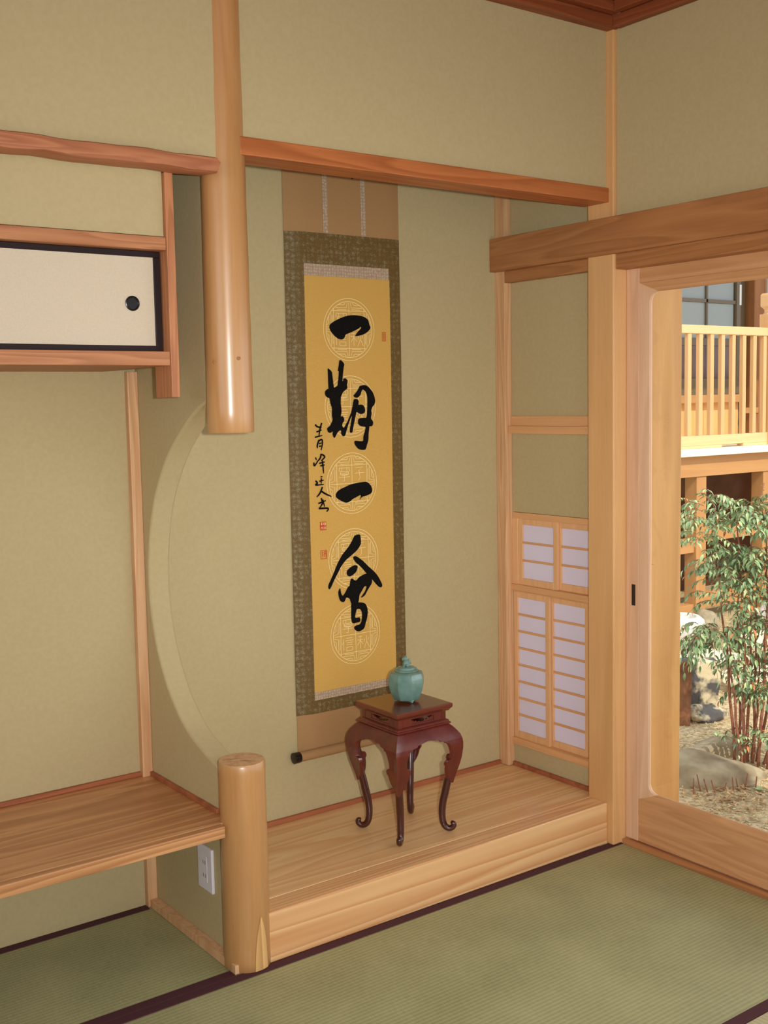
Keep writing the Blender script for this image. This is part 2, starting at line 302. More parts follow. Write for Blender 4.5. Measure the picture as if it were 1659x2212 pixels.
pp = [(-1.32, y, z) for y, z in [(0.03, -0.3), (0.499, -0.3), (0.499, 2.46), (0.03, 2.46)] + arc]
pw = MB().prism(pp, (0.0605, 0, 0)).build('wall_partition', M['plaster'], bevel=0.006, smooth=True, seg=3); struct(pw)

# posts, lintels, rails -------------------------------------------------------
PX, PY = -1.289, 0.040
def cyl_post(name, z0, z1, r0, r1, label, wob=0.0003):
    t = thing(name, (PX, PY, z0), label, 'post')
    prof = [(r0 * 0.97, z0)] + [(r0 + (r1 - r0) * i / 24 + wob * math.sin(i * 1.7), z0 + 0.003 + (z1 - z0 - 0.006) * i / 24) for i in range(25)] + [(r1 * 0.97, z1)]
    MB().lathe(prof, 48, (PX, PY, 0)).build('trunk', M['log'], t, smooth=True, ang=50); return t
t = cyl_post('hanging_post', 1.299, 2.45, 0.0545, 0.0485, 'smooth round pale log post hanging from the ceiling, its lower end sawn off in mid-air')
for a_, z_, s_ in ((-157, 1.462, 1.0), (-94, 1.470, 1.0), (-105, 1.335, 0.8)):
    a_ = math.radians(a_); c = (PX + 0.0535 * math.cos(a_), PY + 0.0535 * math.sin(a_), z_)
    MB().ball(c, 0.006 * s_, 2, (0.18, 0.9, 0.75), Matrix.Rotation(a_, 3, 'Z')).build('knot', M['knot'], t, smooth='all')
t = cyl_post('stub_post', 0.0, 0.510, 0.0575, 0.0565, 'short round log post standing on the floor beside the alcove step, with sawn flat top')
MB().lathe([(0.0548, 0.508), (0.0548, 0.5115)], 48, (PX, PY, 0)).build('sawn_top', M['logtop'], t)
cr = MB()
for a, l in ((2.3, 0.018), (5.0, 0.02)):
    c0 = Vector((PX + 0.02 * math.cos(a), PY + 0.02 * math.sin(a), 0.5112)); d = Vector((math.cos(a + 0.5), math.sin(a + 0.5), 0)) * l; nn = Vector((-d.y, d.x, 0)).normalized() * 0.0012
    cr.prism([c0 - d + nn * 0.2, c0 - nn, c0 + d, c0 + nn], (0, 0, 0.0006))
cr.build('radial_crack', M['rust'], t)
# pointed flat facet cut at the foot of the stub post
fc = MB(); fa = math.radians(-82)
rows = [(0.0, 0.019), (0.03, 0.0175), (0.06, 0.0155), (0.09, 0.0115), (0.115, 0.006), (0.132, 0.0008)]
for sgn in (0,):
    vs = []
    for z, hw in rows:
        for k in (-1, -0.5, 0, 0.5, 1):
            a = fa + k * hw / 0.0575; vs.append((PX + 0.0586 * math.cos(a), PY + 0.0586 * math.sin(a), 0.002 + z))
    fs = [(i * 5 + j, i * 5 + j + 1, (i + 1) * 5 + j + 1, (i + 1) * 5 + j) for i in range(len(rows) - 1) for j in range(4)]
    fc.add(vs, fs)
fc.build('cut_facet', M['logcut'], t, smooth='all')
t = thing('corner_column', (0, 0.03, 0), 'square wooden column at the right end of the alcove step, beside the glass door', 'column')
box('shaft', M['column'], (-0.045, 0.052, -0.0235, 0.0795, 0.0, 2.45), t, bevel=0.004)
t = thing('alcove_lintel', (-0.64, 0.04, 1.93), 'straight reddish lintel beam across the top of the scroll alcove', 'beam')
box('beam', M['lintel'], (-1.268, -0.0455, -0.007, 0.089, 1.931, 1.972), t, bevel=0.0025)
# crooked beam over the cabinet
t = thing('crooked_beam', (-1.9, 0.0, 1.89), 'wavy-edged reddish beam ending in front of the hanging log post', 'beam')
cb = MB(); N = 42; x0, x1 = -2.72, -1.345; rings = []
for i in range(N + 1):
    x = x0 + (x1 - x0) * i / N
    wt = 0.0014 * math.sin(x * 24 + 0.6) + 0.0010 * math.sin(x * 53); wb = 0.0042 * (0.5 - abs(math.sin(x * 13.2 + 0.9))) + 0.001 * math.sin(x * 47 + 1)
    if x > -1.42: k = max(0, (-1.36 - x) / 0.06); wt *= k; wb *= k
    zt, zb = 1.9115 + wt, 1.8765 + wb
    rings.append([(x, 0.052, zt + 0.002), (x, -0.026, zt + 0.001), (x, -0.040, zt - 0.004), (x, -0.043 - wb * 0.4, (zt + zb) / 2), (x, -0.040, zb + 0.003), (x, -0.031, zb), (x, 0.052, 1.8845 + wb * 0.7)])
n = 7
cb.add([p for r in rings for p in r], [(i * n + j, i * n + (j + 1) % n, (i + 1) * n + (j + 1) % n, (i + 1) * n + j) for i in range(N) for j in range(n)] + [tuple(range(n))])
e = len(cb.v); cb.add([], []); nose = (x1 + 0.007, -0.041, 1.8985)
last = N * n; cb.v.append(nose); cb.f += [(last + j, last + (j + 1) % n, e) for j in range(n)]
cb.build('waney_beam', M['beam'], t, smooth=True, ang=30)
# nageshi rail along the right wall, running on into the alcove
t = thing('wall_rail', (-0.04, -1.0, 1.78), 'long brown wooden rail on the right wall, running over the column and the glass door', 'rail')
box('face_board', M['railY'], (-0.060, -0.0335, -2.6, 0.4985, 1.781, 1.887), t, bevel=0.002)
box('under_board', M['railY'], (-0.036, -0.0055, 0.0805, 0.4545, 1.744, 1.7808), t, bevel=0.0015)
box('door_head', M['railY'], (-0.036, 0.055, -2.6, -0.0245, 1.738, 1.7808), t, bevel=0.0015)
# ceiling mouldings
for nm, d1, d2, mt in (('trim_1', (-4.2, -0.036, -0.036, 0.0035, 2.413, 2.445), (-4.2, -0.06, -0.062, 0.0035, 2.446, 2.474), 'molding'),
                       ('trim_2', (-0.062, -0.0325, -4.5, -0.0365, 2.413, 2.445), (-0.088, -0.0325, -4.5, -0.0625, 2.446, 2.474), 'moldingY')):
    struct(MB().box(*d1).box(*d2).build(nm, M[mt], bevel=0.002))
# corner posts of the alcoves
struct(box('trim_3', M['cornerpost'], (-0.036, -0.0055, 0.455, 0.4995, 0.1295, 2.40), bevel=0.002))
struct(box('trim_4', M['cornerpost'], (-1.349, -1.3205, 0.478, 0.4995, 0.0, 1.4562), bevel=0.002))
struct(box('trim_5', M['cornerpost'], (-1.344, -1.3205, 0.004, 0.4775, 0.0, 0.022), bevel=0.001))
# rail shelf on the alcove's right wall and shoji windows
struct(MB().box(-0.012, -0.0055, 0.081, 0.4545, 1.279, 1.311).box(-0.026, -0.0055, 0.081, 0.4545, 1.254, 1.279).build('trim_6', M['shojiY'], bevel=0.0015))
def shoji_window(nm, y0, y1, z0, z1, panels, bars, frame_t, frame_b):
    w_ = struct(bpy.data.objects.new(nm, None)); col.objects.link(w_); w_.location = (0, (y0 + y1) / 2, z0)
    MB().box(-0.010, 0.02, y0 - 0.004, y1, z1 - frame_t, z1).build('head', M['shojiY'], w_, bevel=0.001)
    MB().box(-0.016, 0.02, y0 - 0.004, y1 + 0.012, z0, z0 + frame_b).build('ledge', M['shojiY'], w_, bevel=0.001)
    for k, (a, b, x) in enumerate(panels):
        p = MB().box(x, x + 0.010, a, a + 0.017, z0 + frame_b, z1 - frame_t).box(x, x + 0.010, b - 0.017, b, z0 + frame_b, z1 - frame_t).box(x, x + 0.010, a + 0.017, b - 0.017, z0 + frame_b, z0 + frame_b + 0.022).box(x, x + 0.010, a + 0.017, b - 0.017, z1 - frame_t - 0.020, z1 - frame_t)
        po = p.build('shoji_panel', M['shoji'], w_, bevel=0.001)
        MB().box(x + 0.0072, x + 0.0078, a + 0.012, b - 0.012, z0 + frame_b + 0.005, z1 - frame_t - 0.005).build('paper', M['paper'], po)
        zz0, zz1 = z0 + frame_b + 0.022, z1 - frame_t - 0.020
        for i in range(bars):
            z = zz0 + (zz1 - zz0) * (i + 1) / (bars + 1)
            MB().box(x + 0.001, x + 0.0065, a + 0.0172, b - 0.0172, z - 0.0035, z + 0.0035).build('muntin', M['shojiY'], po)
    return w_
w1 = shoji_window('window_1', 0.108, 0.4515, 0.732, 0.993, [(0.250, 0.428, -0.006), (0.106, 0.262, 0.006)], 2, 0.020, 0.020)
MB().box(-0.010, 0.02, 0.4285, 0.4545, 0.752, 0.973).build('jamb', M['shoji'], w1, bevel=0.001)
w2 = shoji_window('window_2', 0.108, 0.4515, 0.205, 0.7305, [(0.288, 0.4535, -0.006), (0.124, 0.300, 0.006)], 7, 0.004, 0.022)
# thin reddish strips where the alcove floor and the shelf meet the plaster
struct(box('baseboard_back', M['strip'], (-1.259, -0.037, 0.488, 0.4995, 0.1285, 0.142), bevel=0.001))
struct(box('baseboard_right', M['strip'], (-0.016, -0.0055, 0.081, 0.454, 0.1285, 0.142), bevel=0.001))
struct(box('baseboard_shelf', M['strip'], (-2.70, -1.3495, 0.488, 0.4995, 0.3675, 0.379), bevel=0.001))
struct(box('baseboard_partition', M['strip'], (-1.330, -1.3205, 0.10, 0.4775, 0.3675, 0.379), bevel=0.001))

# alcove platform ---------------------------------------------------------------
t = thing('alcove_platform', (-0.65, 0.25, 0.0), 'raised pale pine alcove floor with a thick front sill, under the scroll and the stand', 'platform')
box('floor_board', M['floorboard'], (-1.259, -0.0055, 0.0715, 0.4995, 0.09, 0.128), t, bevel=0.001)
box('front_sill', M['kamachi'], (-1.262, -0.0455, 0.0, 0.0712, 0.0, 0.1282), t, bevel=0.0035)
box('infill', M['strip'], (-1.259, -0.0455, 0.08, 0.49, 0.0, 0.089), t, bevel=0)
# tatami
def mat(name, x0, x1, y0, y1, label, m_, borders, group='tatami mats'):
    t = thing(name, ((x0 + x1) / 2, (y0 + y1) / 2, -0.045), label, 'mat', group)
    MB().box(x0, x1, y0, y1, -0.045, -0.0015).build('rush_surface', M[m_], t, bevel=0.001)
    for a, b, c, d in borders: MB().box(a, b, c, d, -0.03, 0.0006).build('cloth_border', M['heri'], t, bevel=0.0008)
mat('tatami_mat', -1.90, -0.007, -0.8790, -0.0008, 'green tatami mat lying along the front of the alcove step', 'tatami', [(-1.90, -0.007, -0.029, -0.0002), (-1.90, -0.007, -0.8792, -0.850)])
mat('tatami_mat', -2.72, -1.339, 0.0008, 0.4990, 'shadowed tatami mat in the side alcove, under the low shelf board', 'tatami', [(-2.72, -1.349, 0.470, 0.4992), (-2.72, -1.345, 0.0002, 0.030)])
mat('tatami_mat', -0.886, -0.007, -2.70, -0.8808, 'paler tatami mat at the bottom right corner, its weave turned crosswise', 'tatamiY', [(-0.036, -0.007, -2.70, -0.8808), (-0.886, -0.857, -2.70, -0.8808)])
mat('tatami_mat', -3.78, -1.9018, -0.8790, -0.0008, 'tatami mat left of the front mat, before the side alcove', 'tatami', [(-3.78, -1.9018, -0.029, -0.0002), (-3.78, -1.9018, -0.8792, -0.850)])
# low shelf board
t = thing('shelf_board', (-2.0, 0.26, 0.338), 'low thick pine shelf board built into the side alcove, left of the stub post', 'shelf')
box('board', M['shelf'], (-2.72, -1.3205, 0.040, 0.4995, 0.3385, 0.367), t, bevel=0.002)
box('front_edge', M['shelf'], (-2.72, -1.352, 0.016, 0.0398, 0.3385, 0.367), t, bevel=0.002)
# hanging wall cabinet
t = thing('wall_cabinet', (-2.0, 0.3, 1.446), 'hanging wall cabinet with cream paper sliding door, under the crooked beam', 'cabinet')
box('top_rail', M['cabX'], (-2.70, -1.4325, 0.052, 0.125, 1.7125, 1.7415), t, bevel=0.0015)
box('bottom_rail', M['cabX'], (-2.70, -1.4325, 0.052, 0.125, 1.4555, 1.4870), t, bevel=0.0015)
box('bottom_board', M['cabX'], (-2.70, -1.4325, 0.1255, 0.499, 1.4565, 1.4700), t, bevel=0)
box('side_board', M['cabZ'], (-1.4318, -1.4115, 0.136, 0.499, 1.4565, 1.7415), t, bevel=0)
box('hanging_strut', M['cabZ'], (-1.4318, -1.4115, 0.0495, 0.1335, 1.3835, 1.8845), t, bevel=0.0012)
d = MB().box(-2.40, -1.4345, 0.084, 0.100, 1.488, 1.7115).build('sliding_door', M['fusuma'], t)
MB().box(-2.40, -1.4345, 0.081, 0.102, 1.6985, 1.7118).build('door_frame_rail', M['lacquer'], d, bevel=0.0012)
MB().box(-2.40, -1.4345, 0.081, 0.102, 1.4877, 1.5010).build('door_frame_rail', M['lacquer'], d, bevel=0.0012)
MB().box(-1.4515, -1.4345, 0.081, 0.102, 1.5012, 1.6983).build('door_frame_stile', M['lacquer'], d, bevel=0.0012)
pl = MB(); prof = [(0.0168, 0.0), (0.0168, 0.0022), (0.0150, 0.0030), (0.0138, 0.0022), (0.0125, 0.0006)]
vs = [(-1.505 + r * math.cos(2 * PI * j / 32), 0.0838 - h, 1.5945 + r * math.sin(2 * PI * j / 32)) for r, h in prof for j in range(32)]
pl.add(vs, [(i * 32 + j, i * 32 + (j + 1) % 32, (i + 1) * 32 + (j + 1) % 32, (i + 1) * 32 + j) for i in range(4) for j in range(32)] + [tuple(4 * 32 + j for j in range(32))])
pl.build('round_pull', M['pull'], d, smooth=True)
# power outlet on the partition
t = thing('wall_outlet', (-1.32, 0.175, 0.205), 'white plastic power outlet on the partition, beside the stub post', 'outlet')
box('cover_plate', M['plate'], (-1.3285, -1.3203, 0.139, 0.214, 0.148, 0.262), t, bevel=0.002)
box('socket_insert', M['plate'], (-1.3296, -1.3286, 0.163, 0.189, 0.172, 0.238), t, bevel=0.0006)
for z in (0.222, 0.188):
    for y in (0.170, 0.181): box('socket_slot', M['slot'], (-1.3300, -1.3295, y, y + 0.0018, z - 0.005, z + 0.004), t, bevel=0)

# glass doors ---------------------------------------------------------------------
def glass_door(nm, y0, y1, x, pull):
    """y0 > y1; moulded frame with rounded inner corners"""
    dr = struct(bpy.data.objects.new(nm, None)); col.objects.link(dr); dr.location = (x + 0.015, (y0 + y1) / 2, 0.016)
    X0, X1 = x, x + 0.030
    MB().box(X0, X1, y0 - 0.048, y0, 0.016, 1.740).build('stile', M['door'], dr, bevel=0.0015)
    MB().box(X0, X1, y1, y1 + 0.048, 0.016, 1.740).build('stile', M['door'], dr, bevel=0.0015)
    MB().box(X0 + 0.0015, X1, y1 + 0.0482, y0 - 0.0482, 0.016, 0.148).build('bottom_rail', M['doorY'], dr, bevel=0.0012)
    MB().box(X0 + 0.0015, X1, y1 + 0.0482, y0 - 0.0482, 1.696, 1.740).build('top_rail', M['doorY'], dr, bevel=0.0012)
    # inner moulding ring: sloped, rounded inside corners
    oy0, oy1, oz0, oz1 = y0 - 0.0483, y1 + 0.0483, 0.1483, 1.6957
    iy0, iy1, iz0, iz1 = y0 - 0.079, y1 + 0.079, 0.172, 1.6685
    r = 0.030; N = 8
    def loop(a0, a1, b0, b1, rr):
        out = []
        for cy, cz, st in ((a0 - rr, b1 - rr, 0), (a1 + rr, b1 - rr, 1), (a1 + rr, b0 + rr, 2), (a0 - rr, b0 + rr, 3)):
            for i in range(N + 1):
                an = (st + i / N) * PI / 2; out.append((cy + rr * math.cos(an), cz + rr * math.sin(an)))
        return out
    o_, i_ = loop(oy0, oy1, oz0, oz1, 0.0002), loop(iy0, iy1, iz0, iz1, r); n = len(o_)
    rg = MB()
    rings = [(o_, X0 + 0.001), (i_, X0 + 0.0095), (i_, X0 + 0.0215), (o_, X1 - 0.001)]
    mid = [((a[0] * 0.82 + b[0] * 0.18), (a[1] * 0.82 + b[1] * 0.18)) for a, b in zip(o_, i_)]
    rings.insert(1, (mid, X0 + 0.0015))
    k = len(rings)
    rg.add([(xx, p[0], p[1]) for lp, xx in rings for p in lp], [(q * n + j, q * n + (j + 1) % n, ((q + 1) % k) * n + (j + 1) % n, ((q + 1) % k) * n + j) for q in range(k) for j in range(n)])
    go = rg.build('glazing_moulding', M['door'], dr, smooth=True, ang=30); go.data.materials.append(M['doorY'])
    for p in go.data.polygons:
        q = [go.data.vertices[i].co for i in p.vertices]
        if max(c.y for c in q) - min(c.y for c in q) > 0.2: p.material_index = 1
    MB().box(X0 + 0.014, X0 + 0.018, iy1 - 0.008, iy0 + 0.008, iz0 - 0.008, iz1 + 0.008).build('glass_pane', M['glass'], dr)
    if pull:
        MB().box(X0 - 0.0006, X0 + 0.004, y0 - 0.036, y0 - 0.022, 0.742, 0.806).build('recessed_pull', M['pull'], dr, bevel=0.0005)
    return dr
glass_door('door_1', -0.0245, -0.950, 0.010, True)
glass_door('door_2', -0.895, -1.845, 0.044, False)
sl = MB().box(-0.006, 0.0085, -1.86, -0.0245, -0.04, 0.0135).box(0.0405, 0.0425, -1.86, -0.0245, -0.04, 0.0135).box(0.0765, 0.13, -1.86, -0.0245, -0.04, 0.0135).box(-0.0052, 0.1295, -1.8595, -0.025, -0.0395, 0.005)
struct(sl.build('trim_7', M['sill'], bevel=0.0008))
# ink outlines, metres on the scroll (x, z)
INK_ONE= [[(-0.708, 1.5878), (-0.7052, 1.5951), (-0.6936, 1.6029), (-0.6786, 1.6101), (-0.662, 1.6167), (-0.6436, 1.6219), (-0.6252, 1.6241), (-0.605, 1.6239), (-0.5864, 1.6217), (-0.5747, 1.6171), (-0.5663, 1.6105), (-0.5641, 1.6009), (-0.5596, 1.5914), (-0.5611, 1.5845), (-0.5688, 1.5775), (-0.5775, 1.5718), (-0.5878, 1.5675), (-0.5998, 1.5645), (-0.6134, 1.562), (-0.6174, 1.5609), (-0.6104, 1.5711), (-0.6021, 1.5795), (-0.5952, 1.5851), (-0.5944, 1.5906), (-0.6061, 1.5835), (-0.6214, 1.5771), (-0.6366, 1.5714), (-0.6501, 1.5662), (-0.6543, 1.558), (-0.6604, 1.553), (-0.6687, 1.5518), (-0.6785, 1.5543), (-0.685, 1.558), (-0.693, 1.564), (-0.701, 1.5719), (-0.7063, 1.5798)]]
INK_PERIOD= [[(-0.7171, 1.4628), (-0.7147, 1.4668), (-0.7026, 1.4568), (-0.7003, 1.4439), (-0.6977, 1.4222), (-0.6969, 1.4032), (-0.714, 1.4007), (-0.7163, 1.4358), (-0.7168, 1.452)], [(-0.6747, 1.4905), (-0.6655, 1.4887), (-0.6577, 1.4792), (-0.6593, 1.4711), (-0.6633, 1.4466), (-0.6651, 1.4302), (-0.6678, 1.403), (-0.6844, 1.4031), (-0.6802, 1.4357), (-0.6779, 1.4574), (-0.6811, 1.4601), (-0.6774, 1.4764)], [(-0.7288, 1.3954), (-0.7254, 1.4021), (-0.7155, 1.4074), (-0.6974, 1.41), (-0.684, 1.4153), (-0.6706, 1.4234), (-0.6637, 1.4302), (-0.6619, 1.4357), (-0.6552, 1.4376), (-0.6477, 1.4329), (-0.6472, 1.4261), (-0.6491, 1.4179), (-0.6483, 1.4083), (-0.6545, 1.4029), (-0.663, 1.3975), (-0.6682, 1.3893), (-0.6717, 1.3812), (-0.6728, 1.3648), (-0.671, 1.3484), (-0.6706, 1.3375), (-0.6733, 1.3252), (-0.6666, 1.3251), (-0.6618, 1.3181), (-0.662, 1.3113), (-0.6672, 1.3045), (-0.669, 1.2977), (-0.6642, 1.2907), (-0.6573, 1.2988), (-0.6468, 1.315), (-0.6361, 1.3368), (-0.6306, 1.356), (-0.6269, 1.3697), (-0.6243, 1.3751), (-0.6132, 1.375), (-0.6076, 1.3694), (-0.6085, 1.3584), (-0.6017, 1.3588), (-0.5915, 1.3567), (-0.5856, 1.3483), (-0.5844, 1.3399), (-0.5887, 1.3331), (-0.599, 1.33), (-0.6092, 1.3329), (-0.6159, 1.3364), (-0.6196, 1.3254), (-0.6251, 1.3062), (-0.63, 1.287), (-0.6327, 1.276), (-0.6418, 1.2763), (-0.6415, 1.2873), (-0.6369, 1.3093), (-0.6337, 1.3257), (-0.6437, 1.3067), (-0.6527, 1.2849), (-0.6598, 1.2672), (-0.6682, 1.2661), (-0.6737, 1.2732), (-0.6744, 1.2828), (-0.6828, 1.2803), (-0.6897, 1.2723), (-0.6966, 1.2621), (-0.7015, 1.2645), (-0.7045, 1.2727), (-0.7036, 1.2809), (-0.711, 1.277), (-0.7191, 1.2786), (-0.7232, 1.2856), (-0.722, 1.2923), (-0.7137, 1.2975), (-0.7085, 1.3056), (-0.7033, 1.3163), (-0.7053, 1.3273), (-0.705, 1.349), (-0.7086, 1.3599), (-0.7116, 1.3708), (-0.713, 1.379), (-0.7211, 1.3818), (-0.7268, 1.3873)], [(-0.6264, 1.3862), (-0.6178, 1.3943), (-0.6108, 1.4025), (-0.6037, 1.4135), (-0.5934, 1.4167), (-0.5798, 1.4161), (-0.5679, 1.4091), (-0.5562, 1.3965), (-0.5496, 1.3825), (-0.5465, 1.3685), (-0.5495, 1.3588), (-0.5573, 1.3506), (-0.5617, 1.3409), (-0.5606, 1.3297), (-0.5634, 1.3158), (-0.559, 1.3115), (-0.5557, 1.3045), (-0.5569, 1.2961), (-0.5629, 1.2921), (-0.5691, 1.2923), (-0.5711, 1.2825), (-0.5732, 1.2686), (-0.5743, 1.2519), (-0.5791, 1.2381), (-0.5846, 1.2244), (-0.5916, 1.2218), (-0.6086, 1.2239), (-0.6186, 1.2312), (-0.6258, 1.2412), (-0.6267, 1.2482), (-0.6215, 1.2508), (-0.6046, 1.2488), (-0.5943, 1.2498), (-0.5933, 1.2609), (-0.5885, 1.2747), (-0.5847, 1.2899), (-0.5966, 1.293), (-0.6067, 1.2961), (-0.6117, 1.3031), (-0.6104, 1.3142), (-0.6028, 1.3181), (-0.5891, 1.3187), (-0.5805, 1.3204), (-0.5776, 1.3384), (-0.5759, 1.3634), (-0.5765, 1.3828), (-0.582, 1.3967), (-0.592, 1.4037), (-0.5973, 1.3969), (-0.601, 1.3873), (-0.6096, 1.3805), (-0.6181, 1.3797), (-0.6248, 1.382)]]
INK_ONE2= [[(-0.698, 1.0891), (-0.695, 1.0983), (-0.6825, 1.1069), (-0.6618, 1.114), (-0.6432, 1.1197), (-0.62, 1.123), (-0.5966, 1.1247), (-0.5825, 1.1239), (-0.5733, 1.1176), (-0.5664, 1.1095), (-0.5633, 1.0997), (-0.5654, 1.0903), (-0.5765, 1.0844), (-0.5907, 1.0811), (-0.6015, 1.0791), (-0.612, 1.0702), (-0.6061, 1.0813), (-0.6093, 1.0853), (-0.6211, 1.0804), (-0.6351, 1.0755), (-0.6445, 1.0697), (-0.6585, 1.0653), (-0.6699, 1.0683), (-0.6834, 1.0749), (-0.6945, 1.0821)]]
INK_MEET= [[(-0.6335, 0.9627), (-0.6194, 0.9661), (-0.6124, 0.9648), (-0.6103, 0.9569), (-0.6098, 0.9376), (-0.6181, 0.9249), (-0.6301, 0.9144), (-0.649, 0.9028), (-0.6678, 0.8912), (-0.682, 0.8773), (-0.6986, 0.8542), (-0.7129, 0.8329), (-0.7224, 0.8168), (-0.7285, 0.8103), (-0.7329, 0.813), (-0.7326, 0.8236), (-0.724, 0.8379), (-0.7097, 0.863), (-0.7001, 0.881), (-0.6882, 0.8989), (-0.6764, 0.913), (-0.6575, 0.9304), (-0.6431, 0.9482)], [(-0.6398, 0.8981), (-0.6328, 0.9012), (-0.6212, 0.8963), (-0.6028, 0.8829), (-0.5843, 0.8655), (-0.5657, 0.85), (-0.5493, 0.8327), (-0.5377, 0.8138), (-0.5322, 0.8014), (-0.5358, 0.7947), (-0.5454, 0.797), (-0.5571, 0.8081), (-0.5711, 0.8233), (-0.5827, 0.8343), (-0.5966, 0.8493), (-0.6126, 0.8665), (-0.6287, 0.8797), (-0.6377, 0.8902)], [(-0.6651, 0.8545), (-0.6617, 0.8619), (-0.6475, 0.87), (-0.6335, 0.8736), (-0.6243, 0.8696), (-0.6259, 0.8601), (-0.6318, 0.8511), (-0.6459, 0.8429), (-0.6553, 0.8412), (-0.6635, 0.8459)], [(-0.656, 0.8132), (-0.6519, 0.8301), (-0.6462, 0.8341), (-0.6324, 0.826), (-0.6181, 0.8361), (-0.5944, 0.8433), (-0.5802, 0.8398), (-0.572, 0.8253), (-0.5723, 0.8117), (-0.5822, 0.7991), (-0.591, 0.7884), (-0.6008, 0.7759), (-0.6151, 0.7718), (-0.6005, 0.7876), (-0.593, 0.8023), (-0.6001, 0.8043), (-0.6098, 0.7925), (-0.6195, 0.7801), (-0.6222, 0.7668), (-0.6297, 0.7502), (-0.6482, 0.7564), (-0.6528, 0.7608), (-0.6571, 0.7729), (-0.6685, 0.7781), (-0.6734, 0.7702), (-0.6804, 0.7649), (-0.6917, 0.7712), (-0.6969, 0.7852), (-0.6979, 0.7988), (-0.6907, 0.8094), (-0.6879, 0.7957), (-0.6822, 0.7854), (-0.6727, 0.794), (-0.6631, 0.8082)], [(-0.6505, 0.7574), (-0.6342, 0.7585), (-0.6201, 0.7576), (-0.6037, 0.7541), (-0.5945, 0.744), (-0.5902, 0.7278), (-0.5931, 0.7067), (-0.5991, 0.6918), (-0.6057, 0.6751), (-0.6224, 0.6684), (-0.6364, 0.6722), (-0.6432, 0.6821), (-0.636, 0.6881), (-0.6219, 0.6901), (-0.6145, 0.7016), (-0.6125, 0.7228), (-0.6184, 0.7352), (-0.63, 0.7379), (-0.635, 0.7276), (-0.6373, 0.7124), (-0.6213, 0.7111), (-0.6202, 0.6985), (-0.6368, 0.696), (-0.6428, 0.6956), (-0.6498, 0.6985), (-0.6531, 0.7144), (-0.652, 0.7375)]]
SIG= [[(-0.765, 1.3033), (-0.7577, 1.2965), (-0.7423, 1.2942)], [(-0.7419, 1.3071), (-0.7491, 1.287), (-0.7528, 1.2669)], [(-0.7612, 1.2811), (-0.7425, 1.2865)], [(-0.7674, 1.2655), (-0.7408, 1.2702)], [(-0.7531, 1.2576), (-0.7593, 1.2413), (-0.7582, 1.2331)], [(-0.7545, 1.254), (-0.7433, 1.2584), (-0.741, 1.2461), (-0.7465, 1.2267)], [(-0.7534, 1.2466), (-0.7436, 1.2481)], [(-0.7537, 1.2381), (-0.7448, 1.24)], [(-0.7669, 1.2065), (-0.7636, 1.1989)], [(-0.7727, 1.192), (-0.7712, 1.1819), (-0.7575, 1.1968)], [(-0.7468, 1.2167), (-0.7502, 1.2039), (-0.7629, 1.1926)], [(-0.7446, 1.2148), (-0.7342, 1.2069), (-0.7474, 1.1956)], [(-0.7542, 1.1885), (-0.7337, 1.192)], [(-0.7509, 1.1809), (-0.7348, 1.1831)], [(-0.7429, 1.1962), (-0.7412, 1.1775), (-0.7396, 1.1581)], [(-0.751, 1.1483), (-0.7439, 1.1486)], [(-0.769, 1.1381), (-0.7626, 1.1303), (-0.7693, 1.1252), (-0.7401, 1.1253)], [(-0.7558, 1.1355), (-0.7401, 1.1384)], [(-0.748, 1.1444), (-0.7493, 1.1277)], [(-0.7452, 1.1182), (-0.7546, 1.1001), (-0.766, 1.0897)], [(-0.7522, 1.1074), (-0.7346, 1.097), (-0.7138, 1.0878)], [(-0.7612, 1.07), (-0.7343, 1.0771)], [(-0.7506, 1.0857), (-0.747, 1.0698), (-0.7581, 1.0556)], [(-0.7604, 1.055), (-0.7269, 1.0534), (-0.7326, 1.0437)], [(-0.7454, 1.0809), (-0.7393, 1.0588)]]
# ------------------------------------------------------------------ hanging scroll
SC = thing('hanging_scroll', (-0.648, 0.49, 0.335), 'tall hanging scroll of yellow paper with black brush calligraphy, olive brocade border', 'scroll')
XL, XR = -0.847, -0.440
def sy(x, z):
    dl, drr = x - XL, XR - x
    y = 0.4835 + 0.0140 * math.exp(-(dl / 0.030) ** 2) + 0.004 * math.exp(-(drr / 0.02) ** 2)
    return y + 0.0012 * math.sin(z * 5 + x * 6)
def sheet(name, x0, x1, z0, z1, mat, off=0.0, nx=24, nz=24, parent=SC):
    vs = []; xs = [x0 + (x1 - x0) * i / nx for i in range(nx + 1)]; zs = [z0 + (z1 - z0) * j / nz for j in range(nz + 1)]
    W_ = nx + 1
    for d in (0, 0.0005):
        vs += [(x, sy(x, z) - off + d, z) for z in zs for x in xs]
    K = W_ * (nz + 1); fs = []
    for j in range(nz):
        for i in range(nx):
            a = j * W_ + i; fs += [(a, a + 1, a + W_ + 1, a + W_), (K + a, K + a + W_, K + a + W_ + 1, K + a + 1)]
    for j in range(nz):
        for i in (0, nx): a = j * W_ + i; fs.append((a, a + W_, K + a + W_, K + a))
    for i in range(nx):
        for j in (0, nz): a = j * W_ + i; fs.append((a, K + a, K + a + 1, a + 1))
    return MB().add(vs, fs).build(name, M[mat], parent, smooth=True)
sheet('upper_silk', XL, XR, 1.8575, 2.16, 'silk'); sheet('lower_silk', XL + 0.002, XR - 0.002, 0.330, 0.4395, 'silk', nz=8)
sheet('brocade_border', XL, XR, 0.4397, 1.8573, 'brocade', 0.0003, 40, 30)
for a in (-0.7205, -0.5845): sheet('hanging_ribbon', a, a + 0.0165, 1.858, 2.16, 'band', 0.0012, 2, 12)
sheet('brocade_band', -0.7905, -0.4855, 1.734, 1.768, 'band', 0.0012, 16, 3); sheet('brocade_band', -0.7905, -0.4815, 0.480, 0.5035, 'band', 0.0012, 16, 3)
